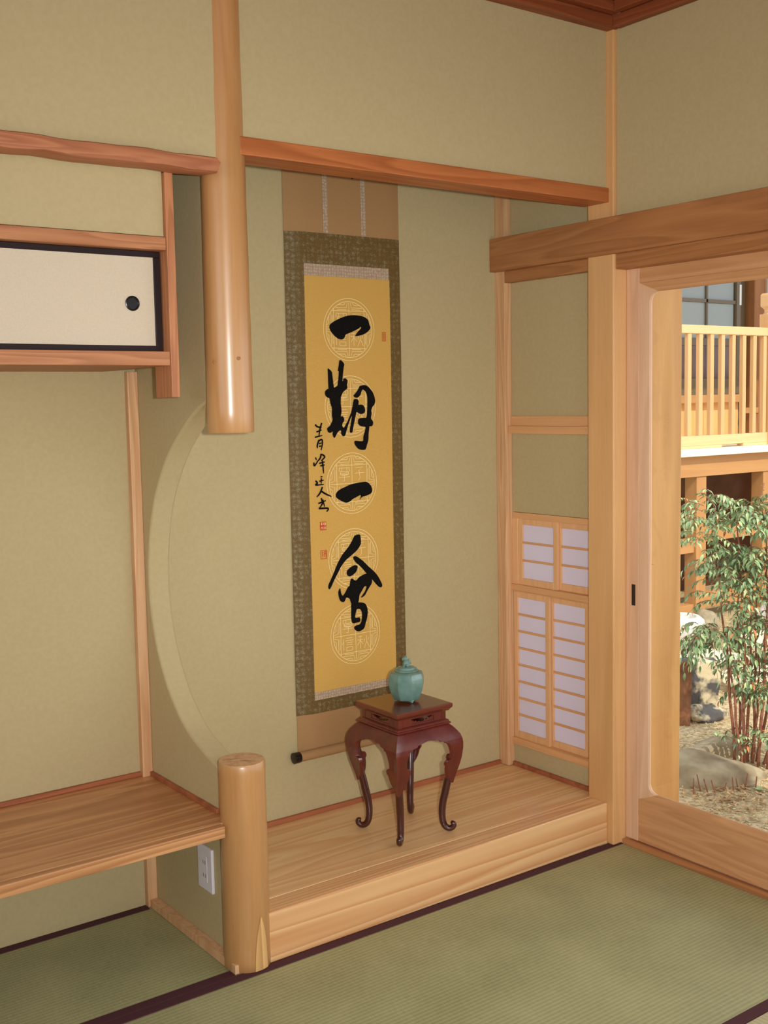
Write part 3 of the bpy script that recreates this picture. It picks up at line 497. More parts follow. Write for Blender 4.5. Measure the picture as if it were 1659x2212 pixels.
GP = sheet('yellow_paper', -0.7905, -0.4835, 0.5037, 1.7338, 'gold', 0.0010, 16, 24)
rod = MB().tube([(XL - 0.004, 0.478, 0.3205), (XR + 0.004, 0.478, 0.3205)], 0.0150, 20).build('roller', M['silk'], SC, smooth=True)
for s, xa in ((-1, XL - 0.0035), (1, XR + 0.0035)):
    MB().tube([(xa, 0.478, 0.3205), (xa + s * 0.0015, 0.478, 0.3205), (xa + s * 0.022, 0.478, 0.3205), (xa + s * 0.0225, 0.478, 0.3205)], [0.0140, 0.0160, 0.0168, 0.0150], 20).build('roller_knob', M['rodend'], rod, smooth=True)
box('top_rod', M['rodend'], (XL, XR, 0.474, 0.490, 2.156, 2.172), SC)
MB().tube([(-0.612, 0.476, 2.052), (-0.616, 0.474, 2.032), (-0.620, 0.4745, 2.020)], [0.003, 0.0028, 0.002], 8).build('hook_tip', M['metal'], SC, smooth=True)
def smoothloop(p, k=3):
    n = len(p); out = []
    for i in range(n):
        a, b, c, d = (Vector(p[(i + q) % n]) for q in (-1, 0, 1, 2))
        for s in range(k):
            t = s / k
            out.append(0.5 * ((2 * b) + (c - a) * t + (2 * a - 5 * b + 4 * c - d) * t * t + (3 * b - a - 3 * c + d) * t ** 3))
    return out
def flat_shape(mb, loop, off):
    n = len(mb.v); 
    for p in loop: mb.v.append((p[0], sy(p[0], p[1]) - off, p[1]))
    mb.f.append(tuple(range(n, n + len(loop))))
def stroke(mb, pts, w0, w1, off, k=4, taper=True):
    P = [Vector(p) for p in pts]
    if len(P) > 2 and k > 1:
        q = []
        for i in range(len(P) - 1):
            a, b, c, d = P[max(i - 1, 0)], P[i], P[i + 1], P[min(i + 2, len(P) - 1)]
            for s in range(k):
                t = s / k; q.append(0.5 * ((2 * b) + (c - a) * t + (2 * a - 5 * b + 4 * c - d) * t * t + (3 * b - a - 3 * c + d) * t ** 3))
        P = q + [P[-1]]
    m_ = len(P); L, R_ = [], []
    for i in range(m_):
        d = (P[min(i + 1, m_ - 1)] - P[max(i - 1, 0)]).normalized(); nn = Vector((-d.y, d.x)); u = i / (m_ - 1)
        w_ = (w0 + (w1 - w0) * u) / 2 * (1.0 if not taper else (0.75 + 0.25 * math.sin(PI * u)))
        L.append(P[i] + nn * w_); R_.append(P[i] - nn * w_)
    n = len(mb.v)
    for p in L + R_: mb.v.append((p[0], sy(p[0], p[1]) - off, p[1]))
    for i in range(m_ - 1): mb.f.append((n + i, n + i + 1, n + m_ + i + 1, n + m_ + i))
# pale woven medallions under the writing
def frets():
    S = []
    for r, br in ((1.0, 5), (0.90, 0)):
        segs = 48; run = []
        for i in range(segs + 1):
            a = 2 * PI * i / segs; run.append((r * math.cos(a), r * math.sin(a)))
        S.append(run)
    q = 0.60
    S += [[(-q, -q), (q, -q)], [(q, -q), (q, q)], [(q, q), (-q, q)], [(-q, q), (-q, -q)], [(0, -0.86), (0, 0.86)], [(-0.86, 0), (0.86, 0)]]
    for k in range(4):
        c, s = round(math.cos(k * PI / 2)), round(math.sin(k * PI / 2)); T = lambda p: (p[0] * c - p[1] * s, p[0] * s + p[1] * c)
        for m_ in (1, -1):
            for l in ([(0.06, 0.86), (0.10, 0.70), (0.52, 0.70)], [(0.14, 0.86), (0.20, 0.79), (0.44, 0.79)], [(0.10, 0.64), (0.46, 0.64)], [(0.60, 0.66), (0.60, 0.60)]):
                S.append([T((p[0] * m_, p[1])) for p in l])
    ch = {(-0.3, 0.3): [[(-.2, .22), (.2, .22)], [(-.2, .22), (-.2, .1)], [(.2, .22), (.2, .1)], [(-.1, .22), (-.1, .1)], [(.1, .22), (.1, .1)], [(-.16, .1), (.16, .1)], [(-.16, .0), (.16, .0)], [(-.16, .1), (-.16, 0)], [(.16, .1), (.16, 0)], [(-.16, .05), (.16, .05)], [(-.22, -.08), (.22, -.08)], [(-.1, -.02), (.1, -.02)], [(0, -.02), (0, -.22), (-.08, -.2)]],
          (0.3, 0.3): [[(-.16, .2), (.14, .22), (-.06, .08)], [(-.2, .02), (.2, .04)], [(0, .08), (.02, -.14), (-.04, -.22)]],
          (-0.3, -0.3): [[(-.2, .2), (-.2, -.2)], [(-.2, .1), (-.26, 0)], [(-.08, .2), (.16, .2)], [(-.12, .12), (.2, .12)], [(-.08, .05), (.16, .05)], [(-.08, -.02), (.16, -.02)], [(-.08, -.1), (.16, -.1)], [(-.08, -.22), (.16, -.22)], [(-.08, -.1), (-.08, -.22)], [(.16, -.1), (.16, -.22)]],
          (0.3, -0.3): [[(-.2, .18), (-.04, .2)], [(-.24, .08), (0, .08)], [(-.12, .2), (-.12, -.22)], [(-.12, .06), (-.24, -.1)], [(-.12, .06), (0, -.08)], [(.14, .2), (.14, .0), (.04, -.22)], [(.14, .0), (.26, -.22)], [(.06, .1), (.04, .0)], [(.24, .12), (.2, .02)]]}
    for (cx, cy), ls in ch.items(): S += [[(cx + x, cy + y) for x, y in l] for l in ls]
    return S
FR = frets()
for cz in (1.5812, 1.3532, 1.1231, 0.8938, 0.6619):
    mb = MB(); R0 = 0.0915
    for i, l in enumerate(FR):
        pts = [(-0.637 + p[0] * R0, cz + p[1] * R0) for p in l]
        stroke(mb, pts, 0.0018 if i < 2 else 0.0014, 0.0014, 0.0017, k=1, taper=False)
    mb.build('woven_medallion', M['emb'], GP)
for nm, L_ in (('brush_character', INK_ONE), ('brush_character', INK_PERIOD), ('brush_character', INK_ONE2), ('brush_character', INK_MEET)):
    mb = MB()
    for i, l in enumerate(L_): flat_shape(mb, smoothloop(l), 0.0023 + 0.00012 * i)
    mb.build(nm, M['ink'], GP)
mb = MB()
for i, s in enumerate(SIG): stroke(mb, s, 0.0066, 0.0042, 0.0023 + 0.00004 * i)
mb.build('brush_signature', M['ink'], GP)
def seal(x0, x1, z0, z1, filled, marks):
    mb = MB(); off = 0.0022; w_ = 0.0016
    if filled: flat_shape(mb, [(x0, z0), (x1, z0), (x1, z1), (x0, z1)], off)
    else:
        for a, b in (((x0, z0), (x1, z0)), ((x1, z0), (x1, z1)), ((x1, z1), (x0, z1)), ((x0, z1), (x0, z0))): stroke(mb, [a, b], w_, w_, off, taper=False)
        for l in marks: stroke(mb, [(x0 + (x1 - x0) * p[0], z0 + (z1 - z0) * p[1]) for p in l], w_, w_, off, taper=False)
    o = mb.build('red_seal', M['seal'], GP)
    if filled:
        mb = MB()
        for l in marks: stroke(mb, [(x0 + (x1 - x0) * p[0], z0 + (z1 - z0) * p[1]) for p in l], 0.0013, 0.0013, off + 0.0004, taper=False)
        mb.build('seal_characters', M['emb'], o)
mk = [[(.1, .85), (.42, .85)], [(.26, .95), (.26, .55)], [(.1, .68), (.42, .68)], [(.12, .3), (.42, .4)], [(.12, .1), (.26, .38), (.42, .1)], [(.58, .9), (.9, .9)], [(.58, .9), (.58, .6)], [(.9, .9), (.9, .6)], [(.58, .75), (.9, .75)], [(.58, .6), (.9, .6)], [(.6, .42), (.6, .1)], [(.74, .42), (.74, .1)], [(.9, .42), (.9, .1)]]
seal(-0.7570, -0.7345, 0.9895, 1.0150, True, mk)
seal(-0.7565, -0.7355, 0.9040, 0.9290, False, [[(.3, .9), (.3, .15)], [(.15, .7), (.42, .75)], [(.15, .45), (.42, .5)], [(.6, .9), (.55, .2)], [(.85, .85), (.85, .15)], [(.6, .6), (.85, .6)], [(.6, .8), (.85, .85)]])
seal(-0.5155, -0.5028, 1.5500, 1.5755, False, [[(.3, .85), (.7, .85)], [(.3, .7), (.7, .75)], [(.3, .55), (.7, .5)], [(.3, .4), (.7, .35)], [(.3, .2), (.7, .15)], [(.5, .9), (.5, .1)]])

# ------------------------------------------------------------------ carved stand
SX, SY, SZ = -0.657, 0.220, 0.1282
ST = thing('plant_stand', (SX, SY, SZ), 'dark red lacquered stand with four curved legs and scroll feet, on the alcove floor', 'stand')
def P_(x, y, z): return (SX + x, SY + y, SZ + z)
def squares(mb, prof):                        # square lathe with mitred corners
    k = len(prof); vs = [P_(sx * h, sy_ * h, z) for h, z in prof for sx, sy_ in ((1, 1), (-1, 1), (-1, -1), (1, -1))]
    mb.add(vs, [(i * 4 + j, i * 4 + (j + 1) % 4, (i + 1) * 4 + (j + 1) % 4, (i + 1) * 4 + j) for i in range(k - 1) for j in range(4)] + [(3, 2, 1, 0), tuple((k - 1) * 4 + j for j in range(4))]); return mb
squares(MB(), [(0.086, 0.3565), (0.092, 0.3575), (0.094, 0.3610), (0.0985, 0.3660), (0.1000, 0.3690), (0.1000, 0.3770), (0.0990, 0.3785), (0.0940, 0.3790)]).build('top_board', M['standtop'], ST, bevel=0.0006)
squares(MB(), [(0.088, 0.3185), (0.0960, 0.3200), (0.0965, 0.3235), (0.0925, 0.3260), (0.0925, 0.3290), (0.0885, 0.3320), (0.0860, 0.3325)]).build('lower_moulding', M['stand'], ST, bevel=0.0006)
def sides(fn):
    for k in range(4):
        c, s = round(math.cos(k * PI / 2)), round(math.sin(k * PI / 2))
        fn(lambda u, o, z: P_(u * c - (-o) * s, u * s + (-o) * c, z), k)   # u along the side, o outward
def waist(T, k):
    h = 0.0845; mb = MB()
    def slab(u0, u1, z0, z1, t0=h - 0.008, t1=h):
        mb.add([T(u, o, z) for u in (u0, u1) for o in (t0, t1) for z in (z0, z1)], [(0, 1, 3, 2), (4, 6, 7, 5), (0, 4, 5, 1), (2, 3, 7, 6), (0, 2, 6, 4), (1, 5, 7, 3)])
    slab(-h - 0.0010, -h + 0.013, 0.332, 0.357, h - 0.013, h + 0.0011)
    slab(-h + 0.013, -0.042, 0.3325, 0.3568); slab(0.042, h - 0.0005, 0.3325, 0.3568)
    slab(-0.042, 0.042, 0.3325, 0.3375); slab(-0.042, 0.042, 0.3515, 0.3568)
    # wavy cloud fretwork leaving a pierced slot
    for s_ in (-1, 1):
        pts = [(0.042, 0.3375), (0.042, 0.3515), (0.036, 0.3515), (0.037, 0.3475), (0.031, 0.3480), (0.028, 0.3440), (0.021, 0.3455), (0.017, 0.3415), (0.010, 0.3425), (0.006, 0.3395), (0.0, 0.3400), (0.0, 0.3375)]
        a = [T(s_ * u, h - 0.0015, z) for u, z in pts]; b_ = [T(s_ * u, h - 0.0065, z) for u, z in pts]; n = len(pts)
        mb.add(a + b_, [tuple(range(n)), tuple(range(n, 2 * n))[::-1]] + [(i, (i + 1) % n, n + (i + 1) % n, n + i) for i in range(n)])
    mb.build('pierced_waist', M['stand'], ST, bevel=0.0004)
sides(waist)
HZ = [(0.3185, 0.0905), (0.312, 0.0975), (0.302, 0.1055), (0.290, 0.1135), (0.278, 0.1175), (0.265, 0.1192), (0.250, 0.1190), (0.235, 0.1175), (0.220, 0.1155), (0.205, 0.1125), (0.190, 0.1088), (0.175, 0.1048), (0.160, 0.1010), (0.145, 0.0980)]
UI = [(0.3185, 0), (0.290, 0), (0.2895, 0.06), (0.2870, 0.16), (0.2875, 0.26), (0.2840, 0.34), (0.2795, 0.37), (0.2800, 0.44), (0.2765, 0.50), (0.2720, 0.53), (0.2715, 0.575), (0.2640, 0.625), (0.2540, 0.665), (0.2420, 0.705), (0.2300, 0.705), (0.2230, 0.690), (0.2195, 0.590), (0.2130, 0.560), (0.2070, 0.570), (0.2020, 0.620), (0.1930, 0.640), (0.1820, 0.680), (0.1700, 0.750), (0.1580, 0.850), (0.1480, 0.915), (0.145, 0.97)]
def interp(tab, z):
    for (a, va), (b, vb) in zip(tab, tab[1:]):
        if b <= z <= a: return va + (vb - va) * (a - z) / (a - b) if a != b else vb
    return tab[-1][1] if z < tab[-1][0] else tab[0][1]
def apron(T, k):
    zs = sorted(set([z for z, _ in UI] + [z for z, _ in HZ]), reverse=True); nu = 7; mb = MB()
    for sgn in (-1, 1):
        front, back = [], []
        for z in zs:
            h = interp(HZ, z); ui = interp(UI, z)
            for j in range(nu):
                u = ui + (1 - ui) * j / (nu - 1)
                hb = h + 0.0012 * math.exp(-((1 - u) / 0.06) ** 2); front.append(T(sgn * u * hb, hb, z))
                back.append(T(sgn * u * (h - 0.008), h - 0.008, z))
        K = len(front); nz = len(zs); fs = []
        for i in range(nz - 1):
            for j in range(nu - 1):
                a = i * nu + j; fs += [(a, a + 1, a + nu + 1, a + nu), (K + a, K + a + nu, K + a + nu + 1, K + a + 1)]
            a = i * nu; fs.append((a, a + nu, K + a + nu, K + a))
        for j in range(nu - 1):
            a = (nz - 1) * nu + j; fs.append((a, a + 1, K + a + 1, K + a)); a = j; fs.append((a, K + a, K + a + 1, a + 1))
        mb.add(front + back, fs)
    mb.build('carved_apron', M['stand'], ST, smooth=True, ang=35)
sides(apron)
LEG = [(0.120, 0.300, 0.008), (0.134, 0.282, 0.009), (0.1440, 0.262, 0.0105), (0.1440, 0.240, 0.0115), (0.1405, 0.215, 0.0116), (0.1350, 0.190, 0.0114), (0.1280, 0.165, 0.0112), (0.1215, 0.140, 0.0112), (0.1160, 0.115, 0.0112), (0.1100, 0.090, 0.0108), (0.1070, 0.068, 0.0105), (0.1065, 0.048, 0.0101), (0.1085, 0.030, 0.0098), (0.1140, 0.0165, 0.0094), (0.1230, 0.0100, 0.0090), (0.1330, 0.0105, 0.0085), (0.1395, 0.0170, 0.0083), (0.1385, 0.0240, 0.0080), (0.1335, 0.0250, 0.0066)]
LG = []
for i in range(len(LEG) - 1):
    q0, q1, q2, q3 = (Vector(LEG[max(0, min(len(LEG) - 1, i + d))]) for d in (-1, 0, 1, 2))
    for s_ in (0, 1 / 3, 2 / 3): LG.append(tuple(0.5 * ((2 * q1) + (q2 - q0) * s_ + (2 * q0 - 5 * q1 + 4 * q2 - q3) * s_ * s_ + (3 * q1 - q0 - 3 * q2 + q3) * s_ ** 3)))
LEG = LG + [LEG[-1], (0.1310, 0.0245, 0.0035)]
for k in range(4):
    a = PI / 4 + k * PI / 2; d = (math.cos(a), math.sin(a))
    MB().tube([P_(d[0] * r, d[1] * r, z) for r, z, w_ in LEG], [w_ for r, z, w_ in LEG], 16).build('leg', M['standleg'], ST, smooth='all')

# ------------------------------------------------------------------ celadon jar
JX, JY, JZ = -0.6450, 0.2205, SZ + 0.3792
JR = thing('incense_jar', (JX, JY, JZ), 'blue-green glazed eight-sided lidded jar with a small lion knob, on the red stand', 'jar')
ph = math.radians(25)
prof = [(0.020, 0.0062), (0.0310, 0.0065), (0.0345, 0.0085), (0.0385, 0.0150), (0.0425, 0.0250), (0.0462, 0.0370), (0.0485, 0.0490), (0.0490, 0.0590), (0.0484, 0.0680), (0.0468, 0.0765), (0.0448, 0.0825), (0.0435, 0.0845), (0.0412, 0.0858), (0.034, 0.0885), (0.020, 0.0885)]
MB().lathe([(r * 1.09, z) for r, z in prof], 8, (JX, JY, JZ), ph).build('body', M['celadon'], JR, bevel=0.0016, seg=3, smooth=True, ang=25)
lid = MB().lathe([(0.018, 0.0883), (0.0325, 0.0884), (0.0340, 0.0896), (0.0340, 0.0915), (0.0325, 0.0925), (0.0285, 0.0935), (0.0255, 0.0950), (0.0250, 0.0985), (0.0238, 0.1000), (0.012, 0.1012)], 40, (JX, JY, JZ)).build('lid', M['celadon'], JR, smooth=True, ang=50)
for k in range(3):
    a = math.radians(-100 + 120 * k); c = Vector((JX + 0.030 * math.cos(a), JY + 0.030 * math.sin(a), JZ))
    fm = MB(); fm.ball(c + Vector((0, 0, 0.0072)), 0.0075, 2, (1.0, 1.0, 0.6)); fm.ball(c + Vector((0.002 * math.cos(a), 0.002 * math.sin(a), 0.0034)), 0.0042, 2, (1, 1, 0.8))
    for s_ in (-1, 1): fm.ball(c + Vector((-s_ * 0.006 * math.sin(a), s_ * 0.006 * math.cos(a), 0.0070)), 0.0032, 2)
    o = fm.build('foot', M['celadon'], JR, smooth='all'); r_ = o.modifiers.new('fuse', 'REMESH'); r_.mode = 'VOXEL'; r_.voxel_size = 0.0009; r_.use_smooth_shade = True
# lion knob: seated, facing left towards the room
lm = MB(); B0 = Vector((JX, JY, JZ + 0.100)); hx = Vector((-0.80, 0.30, 0)).normalized(); sx_ = Vector((-hx.y, hx.x, 0)); uz = Vector((0, 0, 1))
def lb(f, s, u, r, sc=(1, 1, 1)): lm.ball(B0 + hx * f + sx_ * s + uz * u, r, 2, sc)
lb(-0.002, 0, 0.009, 0.0088, (1, 0.95, 1.1)); lb(0.001, 0, 0.016, 0.0066, (1, 1, 1.2)); lb(0.0035, 0, 0.0245, 0.0066); lb(0.0085, 0, 0.0232, 0.0040); lb(0.0092, 0, 0.0212, 0.0030)
for s_ in (-1, 1):
    lb(0.0005, s_ * 0.0042, 0.0298, 0.0021, (1, 1, 1.3)); lb(0.0082, s_ * 0.0030, 0.0265, 0.0015)
    lb(0.0062, s_ * 0.0045, 0.008, 0.0026, (1, 1, 2.6)); lb(0.0085, s_ * 0.0045, 0.0018, 0.0028, (1.3, 1, 0.8)); lb(-0.003, s_ * 0.0072, 0.0050, 0.0048, (1.3, 0.8, 1))
    lb(-0.002, s_ * 0.0055, 0.0215, 0.0022); lb(-0.004, s_ * 0.0035, 0.0180, 0.0022); lb(0.002, s_ * 0.0062, 0.0195, 0.0020)
for i in range(7):
    a = i / 6 * 4.2; lb(-0.0105 - 0.0030 * math.cos(a), 0.001 * math.sin(a * 2), 0.010 + 0.0022 * i + 0.0012 * math.sin(a), 0.0030 - 0.00018 * i)
o = lm.build('lion_knob', M['celadon'], lid, smooth='all'); r_ = o.modifiers.new('fuse', 'REMESH'); r_.mode = 'VOXEL'; r_.voxel_size = 0.00085; r_.use_smooth_shade = True
for s_ in (-1, 1):
    hd = MB(); c = B0 + Vector((0.8 * 0.026 * s_, -0.6 * 0.026 * s_, -0.004)); hd.ball(c, 0.0042, 2, (1.2, 1.2, 0.7)); hd.build('lid_boss', M['celadon'], lid, smooth='all')
# ------------------------------------------------------------------ outside the glass
t = thing('exterior_panel', (0.23, 0.03, -0.35), 'wide pale wooden panel standing outside the glass door, just beyond its frame', 'panel')
box('board', M['extpost'], (0.134, 0.3215, 0.0205, 0.060, -0.345, 2.54), t, bevel=0.004)
MB().prism([(0.158, 0.0206, 0.842), (0.186, 0.0206, 0.842), (0.190, 0.0206, 0.785), (0.190, 0.0206, 0.730), (0.184, 0.0206, 0.712), (0.170, 0.0206, 0.702), (0.158, 0.0206, 0.702)], (0, -0.007, 0)).build('carved_catch', M['extpost'], t, bevel=0.002)
GZ = -0.35
def gz(x, y):
    return GZ + 0.02 * noise.noise(Vector((x * 1.3, y * 1.3, 0.3))) + 0.008 * noise.noise(Vector((x * 6, y * 6, 1))) + 0.055 * max(0, min(1, (y - 1.4) / 1.2))
vs, fs = [], []; nx, ny = 90, 80
for j in range(ny + 1):
    for i in range(nx + 1):
        x = 0.14 + 7.5 * (i / nx) ** 1.3; y = -3.5 + 9.0 * j / ny; vs.append((x, y, gz(x, y)))
for j in range(ny):
    for i in range(nx):
        a = j * (nx + 1) + i; fs.append((a, a + 1, a + nx + 2, a + nx + 1))
g = MB().add(vs, fs).build('ground', M['soil'], smooth='all'); struct(g)
struct(box('foundation', M['pale'], (-4.3, 0.13, -4.6, 0.6, -0.7, -0.305), bevel=0))
# loose gravel: one uncountable mass
ico = bmesh.new(); bmesh.ops.create_icosphere(ico, subdivisions=1, radius=1); IV = np.array([v.co[:] for v in ico.verts]); IF = np.array([[v.index for v in f.verts] for f in ico.faces]); ico.free()
rs = np.random.RandomState(3); NG = 9000; V_, F_ = [], []
for k in range(NG):
    u, v = rs.rand(), rs.rand(); x = 0.9 + 2.6 * u ** 1.1; y = -0.1 + 2.6 * v
    s = 0.0035 + 0.0055 * rs.rand() ** 2
    q = IV * (s * np.array([1, 0.75 + 0.4 * rs.rand(), 0.6])) * (1 + 0.25 * (rs.rand(len(IV), 1) - 0.5)); a = rs.rand() * 6.28
    q = np.stack([q[:, 0] * math.cos(a) - q[:, 1] * math.sin(a), q[:, 0] * math.sin(a) + q[:, 1] * math.cos(a), q[:, 2]], 1) + np.array([x, y, gz(x, y) + s * 0.35])
    F_.append(IF + k * len(IV)); V_.append(q)
me = bpy.data.meshes.new('gravel'); me.from_pydata(np.concatenate(V_).tolist(), [], np.concatenate(F_).tolist()); me.materials.append(M['gravel'])
o = bpy.data.objects.new('gravel', me); col.objects.link(o); tag(o, 'loose sandy gravel spread over the garden ground', 'gravel', kind='stuff')

def rock(name, c, size, mat, label, seed, rz=0.0, tilt=(0, 0), sub=4, amp=0.22, freq=1.6, facet=0.5, cat='rock', group=None, boxy=0, slope=0.0):
    bm = bmesh.new(); bmesh.ops.create_icosphere(bm, subdivisions=sub, radius=1.0)
    off = Vector((seed * 7.1, seed * 3.3, seed * 1.7)); rr = random.Random(seed); planes = []
    for _ in range(9):
        d = Vector((rr.gauss(0, 1), rr.gauss(0, 1), rr.gauss(0, 0.8))).normalized(); planes.append((d, 0.66 + 0.22 * rr.random()))
    for v in bm.verts:
        p = v.co.copy()
        for d, h in planes:
            e = p.dot(d) - h
            if e > 0: p -= d * e * facet * 1.6 if facet < 0.6 else d * e * 0.97
        if boxy:
            mxc = max(abs(p.x), abs(p.y), abs(p.z)); q = v.co / max(abs(v.co.x), abs(v.co.y), abs(v.co.z)); p = v.co.lerp(q * 0.88, boxy); p.x *= 1.0 + 0.14 * p.z; p.y *= 1.0 - 0.10 * p.z
        p *= 1 + amp * noise.noise(p * freq + off) + amp * 0.3 * noise.noise(p * freq * 4 + off)
        if slope: p.z *= 1 - slope * max(0.0, min(1.0, 0.5 + p.x * 0.9))
        v.co = Vector((p.x * size[0], p.y * size[1], p.z * size[2]))
    bm.transform(Matrix.Rotation(rz, 4, 'Z') @ Matrix.Rotation(tilt[0], 4, 'X') @ Matrix.Rotation(tilt[1], 4, 'Y'))
    me = bpy.data.meshes.new(name); bm.to_mesh(me); bm.free(); me.materials.append(M[mat]); me.polygons.foreach_set('use_smooth', [True] * len(me.polygons)); me.set_sharp_from_angle(angle=math.radians(38))
    o = bpy.data.objects.new(name, me); o.location = c; col.objects.link(o); return tag(o, label, cat, group)
AZ = math.atan2(RX.y, RX.x)
rock('boulder', (1.53, 0.785, -0.345), (0.29, 0.14, 0.185), 'rock', 'large low grey boulder nearest the glass door, in front of the shrub', 5, AZ + 0.1, (0, 0.0), 5, 0.13, 1.4, slope=0.62)
rock('boulder', (1.86, 1.02, -0.36), (0.20, 0.12, 0.095), 'rock', 'low brownish boulder half buried just behind the large grey one', 9, AZ, (0, 0), 4, 0.15)
rock('stone_block', (2.34, 1.53, -0.165), (0.115, 0.085, 0.135), 'rock2', 'upright mottled stone block with cream face and dark edges, left of the shrub', 21, AZ + 0.15, (0, 0.06), 5, 0.07, 1.8, 0.9, boxy=0.86)
rock('rubble_stone', (2.30, 1.47, -0.325), (0.13, 0.09, 0.06), 'rock2', 'rough low stone under the upright mottled block', 14, AZ, (0, 0), 4, 0.2)
t = rock('standing_slab', (2.155, 1.475, -0.20), (0.040, 0.04, 0.20), 'rust', 'rust-brown standing stone slab at the left of the mottled block', 31, AZ, (0, 0), 4, 0.08, 1.5, 0.9, boxy=0.9)
rock('stepping_stone', (2.93, 2.00, -0.235), (0.34, 0.20, 0.07), 'pale', 'pale flat stepping stone behind the mottled block', 41, AZ, (0, 0), 4, 0.10)
rock('stepping_stone', (3.72, 1.98, -0.235), (0.33, 0.20, 0.09), 'pale', 'pale stepping stone right of the white basin, behind the shrub stems', 43, AZ, (0, 0), 4, 0.10)
rock('stepping_stone', (3.00, 1.55, -0.26), (0.30, 0.16, 0.07), 'pale', 'pale flat stone behind the shrub, toward the right', 47, AZ, (0, 0), 4, 0.10)
rock('grey_rock', (4.25, 2.35, -0.16), (0.16, 0.14, 0.16), 'white', 'pale grey rock below the railing, at the right edge', 51, 0.4, (0, 0), 4, 0.14)
rock('grey_rock', (3.75, 2.55, -0.20), (0.12, 0.10, 0.12), 'rock', 'small brownish rock under the veranda beams', 53, 0.4, (0, 0), 4, 0.14)
t = thing('stone_basin', (3.30, 2.42, -0.27), 'white stone water basin standing on the pale stones, behind the drooping leaves', 'basin')
MB().lathe([(0.05, 0.0), (0.115, 0.005), (0.150, 0.06), (0.165, 0.13), (0.155, 0.19), (0.125, 0.215), (0.105, 0.213), (0.095, 0.17), (0.05, 0.14)], 28, (3.30, 2.42, -0.27)).build('bowl', M['white'], t, smooth=True)

# ------------------------------------------------------------------ nandina shrub
SB = Vector((1.79, 0.80, -0.335)); HR = Vector((RX.x, RX.y, 0)).normalized(); HF = Vector((FW.x, FW.y, 0)).normalized()
NS = thing('nandina_shrub', SB, 'slender leafy shrub with reddish canes and fine green leaflets, outside the glass door', 'shrub')
def at(px, zz, dep=0.0):                       # offset in the shrub's own frame: metres right, height above base, depth
    return SB + HR * px + HF * dep + Vector((0, 0, zz))
canes = [((-0.06, 0.02), (-0.10, 0.62), (-0.17, 0.97)), ((-0.03, 0.0), (-0.02, 0.70), (-0.07, 1.14)), ((0.0, 0.03), (0.02, 0.6), (0.0, 1.22)), ((0.03, -0.02), (0.075, 0.65), (0.06, 1.10)), ((0.05, 0.03), (0.14, 0.55), (0.17, 1.05)),
         ((0.07, 0.0), (0.20, 0.5), (0.27, 0.95)), ((-0.05, -0.03), (-0.09, 0.35), (-0.11, 0.62)), ((0.02, 0.02), (0.05, 0.3), (0.04, 0.55)), ((0.06, -0.04), (0.10, 0.32), (0.10, 0.60)), ((-0.02, 0.04), (-0.045, 0.42), (-0.055, 0.8)), ((0.09, 0.02), (0.16, 0.3), (0.22, 0.52)), ((0.04, 0.05), (0.04, 0.45), (0.03, 0.85))]
for i, (b_, m_, e_) in enumerate(canes):
    p0 = at(b_[0], 0, b_[1] * 1.5); p1 = at(m_[0], m_[1], b_[1]); p2 = at(e_[0], e_[1], b_[1] * 0.6)
    path = [(p0 * (1 - u) ** 2 + p1 * 2 * u * (1 - u) + p2 * u * u) + HR * 0.004 * math.sin(u * 17 + i) for u in [j / 12 for j in range(13)]]
    MB().tube(path, [0.0082 - 0.0055 * j / 12 for j in range(13)], 7).build('cane', M['stem'], NS, smooth='all')
def leaflet_mesh(L, W_, fold, curl):
    rows = [(0, 0.0), (0.22, 0.78), (0.45, 1.0), (0.72, 0.62), (1, 0.0)]; vs = []; fs = []
    for u, w_ in rows: vs += [(-w_ * W_ / 2, u * L, fold * w_ * W_ - curl * u * u * L), (0, u * L, -curl * u * u * L), (w_ * W_ / 2, u * L, fold * w_ * W_ - curl * u * u * L)]
    for i in range(4):
        for j in range(2): a = i * 3 + j; fs.append((a, a + 1, a + 4, a + 3))
    return vs, fs
LV = [leaflet_mesh(*q) for q in ((0.030, 0.0115, 0.22, 0.30), (0.026, 0.0105, 0.30, 0.15), (0.034, 0.0120, 0.18, 0.45), (0.024, 0.0100, 0.25, 0.05))]
LME = []
for k, (v_, f_) in enumerate(LV):
    for mt in ('leaf', 'leafb', 'leafr'):
        me = bpy.data.meshes.new('leaflet'); me.from_pydata(v_, [], f_); me.materials.append(M[mt]); me.polygons.foreach_set('use_smooth', [True] * len(f_)); LME.append(me)
lr = random.Random(5); leaves = []; twigs = MB()
def frond(base, direction, length, droop, n=7, red=0.03, pale=0.2, s=1.0):
    d = direction.normalized(); side = d.cross(Vector((0, 0, 1))).normalized(); pts = []
    for i in range(n + 1):
        u = i / n; p = base + d * length * u + Vector((0, 0, -droop * length * u * u)); pts.append(p)
    twigs.tube(pts, [0.0016 - 0.001 * i / n for i in range(n + 1)], 4)
    for i in range(1, n + 1):
        tdir = (pts[i] - pts[i - 1]).normalized()
        for sg in ((-1, 1) if i < n else (0,)):
            if lr.random() < 0.06: continue
            ld = (tdir * (0.55 if sg else 1.0) + side * sg * 0.85 + Vector((0, 0, -0.25 - 0.45 * lr.random()))).normalized()
            up = (Vector((0, 0, 1)) + side * lr.uniform(-0.5, 0.5) + tdir * lr.uniform(-0.4, 0.4)); xax = ld.cross(up).normalized(); zax = xax.cross(ld)
            r_ = lr.random(); mi = 2 if r_ < red else (1 if r_ < red + pale else 0)
            leaves.append((pts[i] + ld * 0.003, ld, xax, zax, lr.randrange(4) * 3 + mi, s * lr.uniform(0.75, 1.2)))
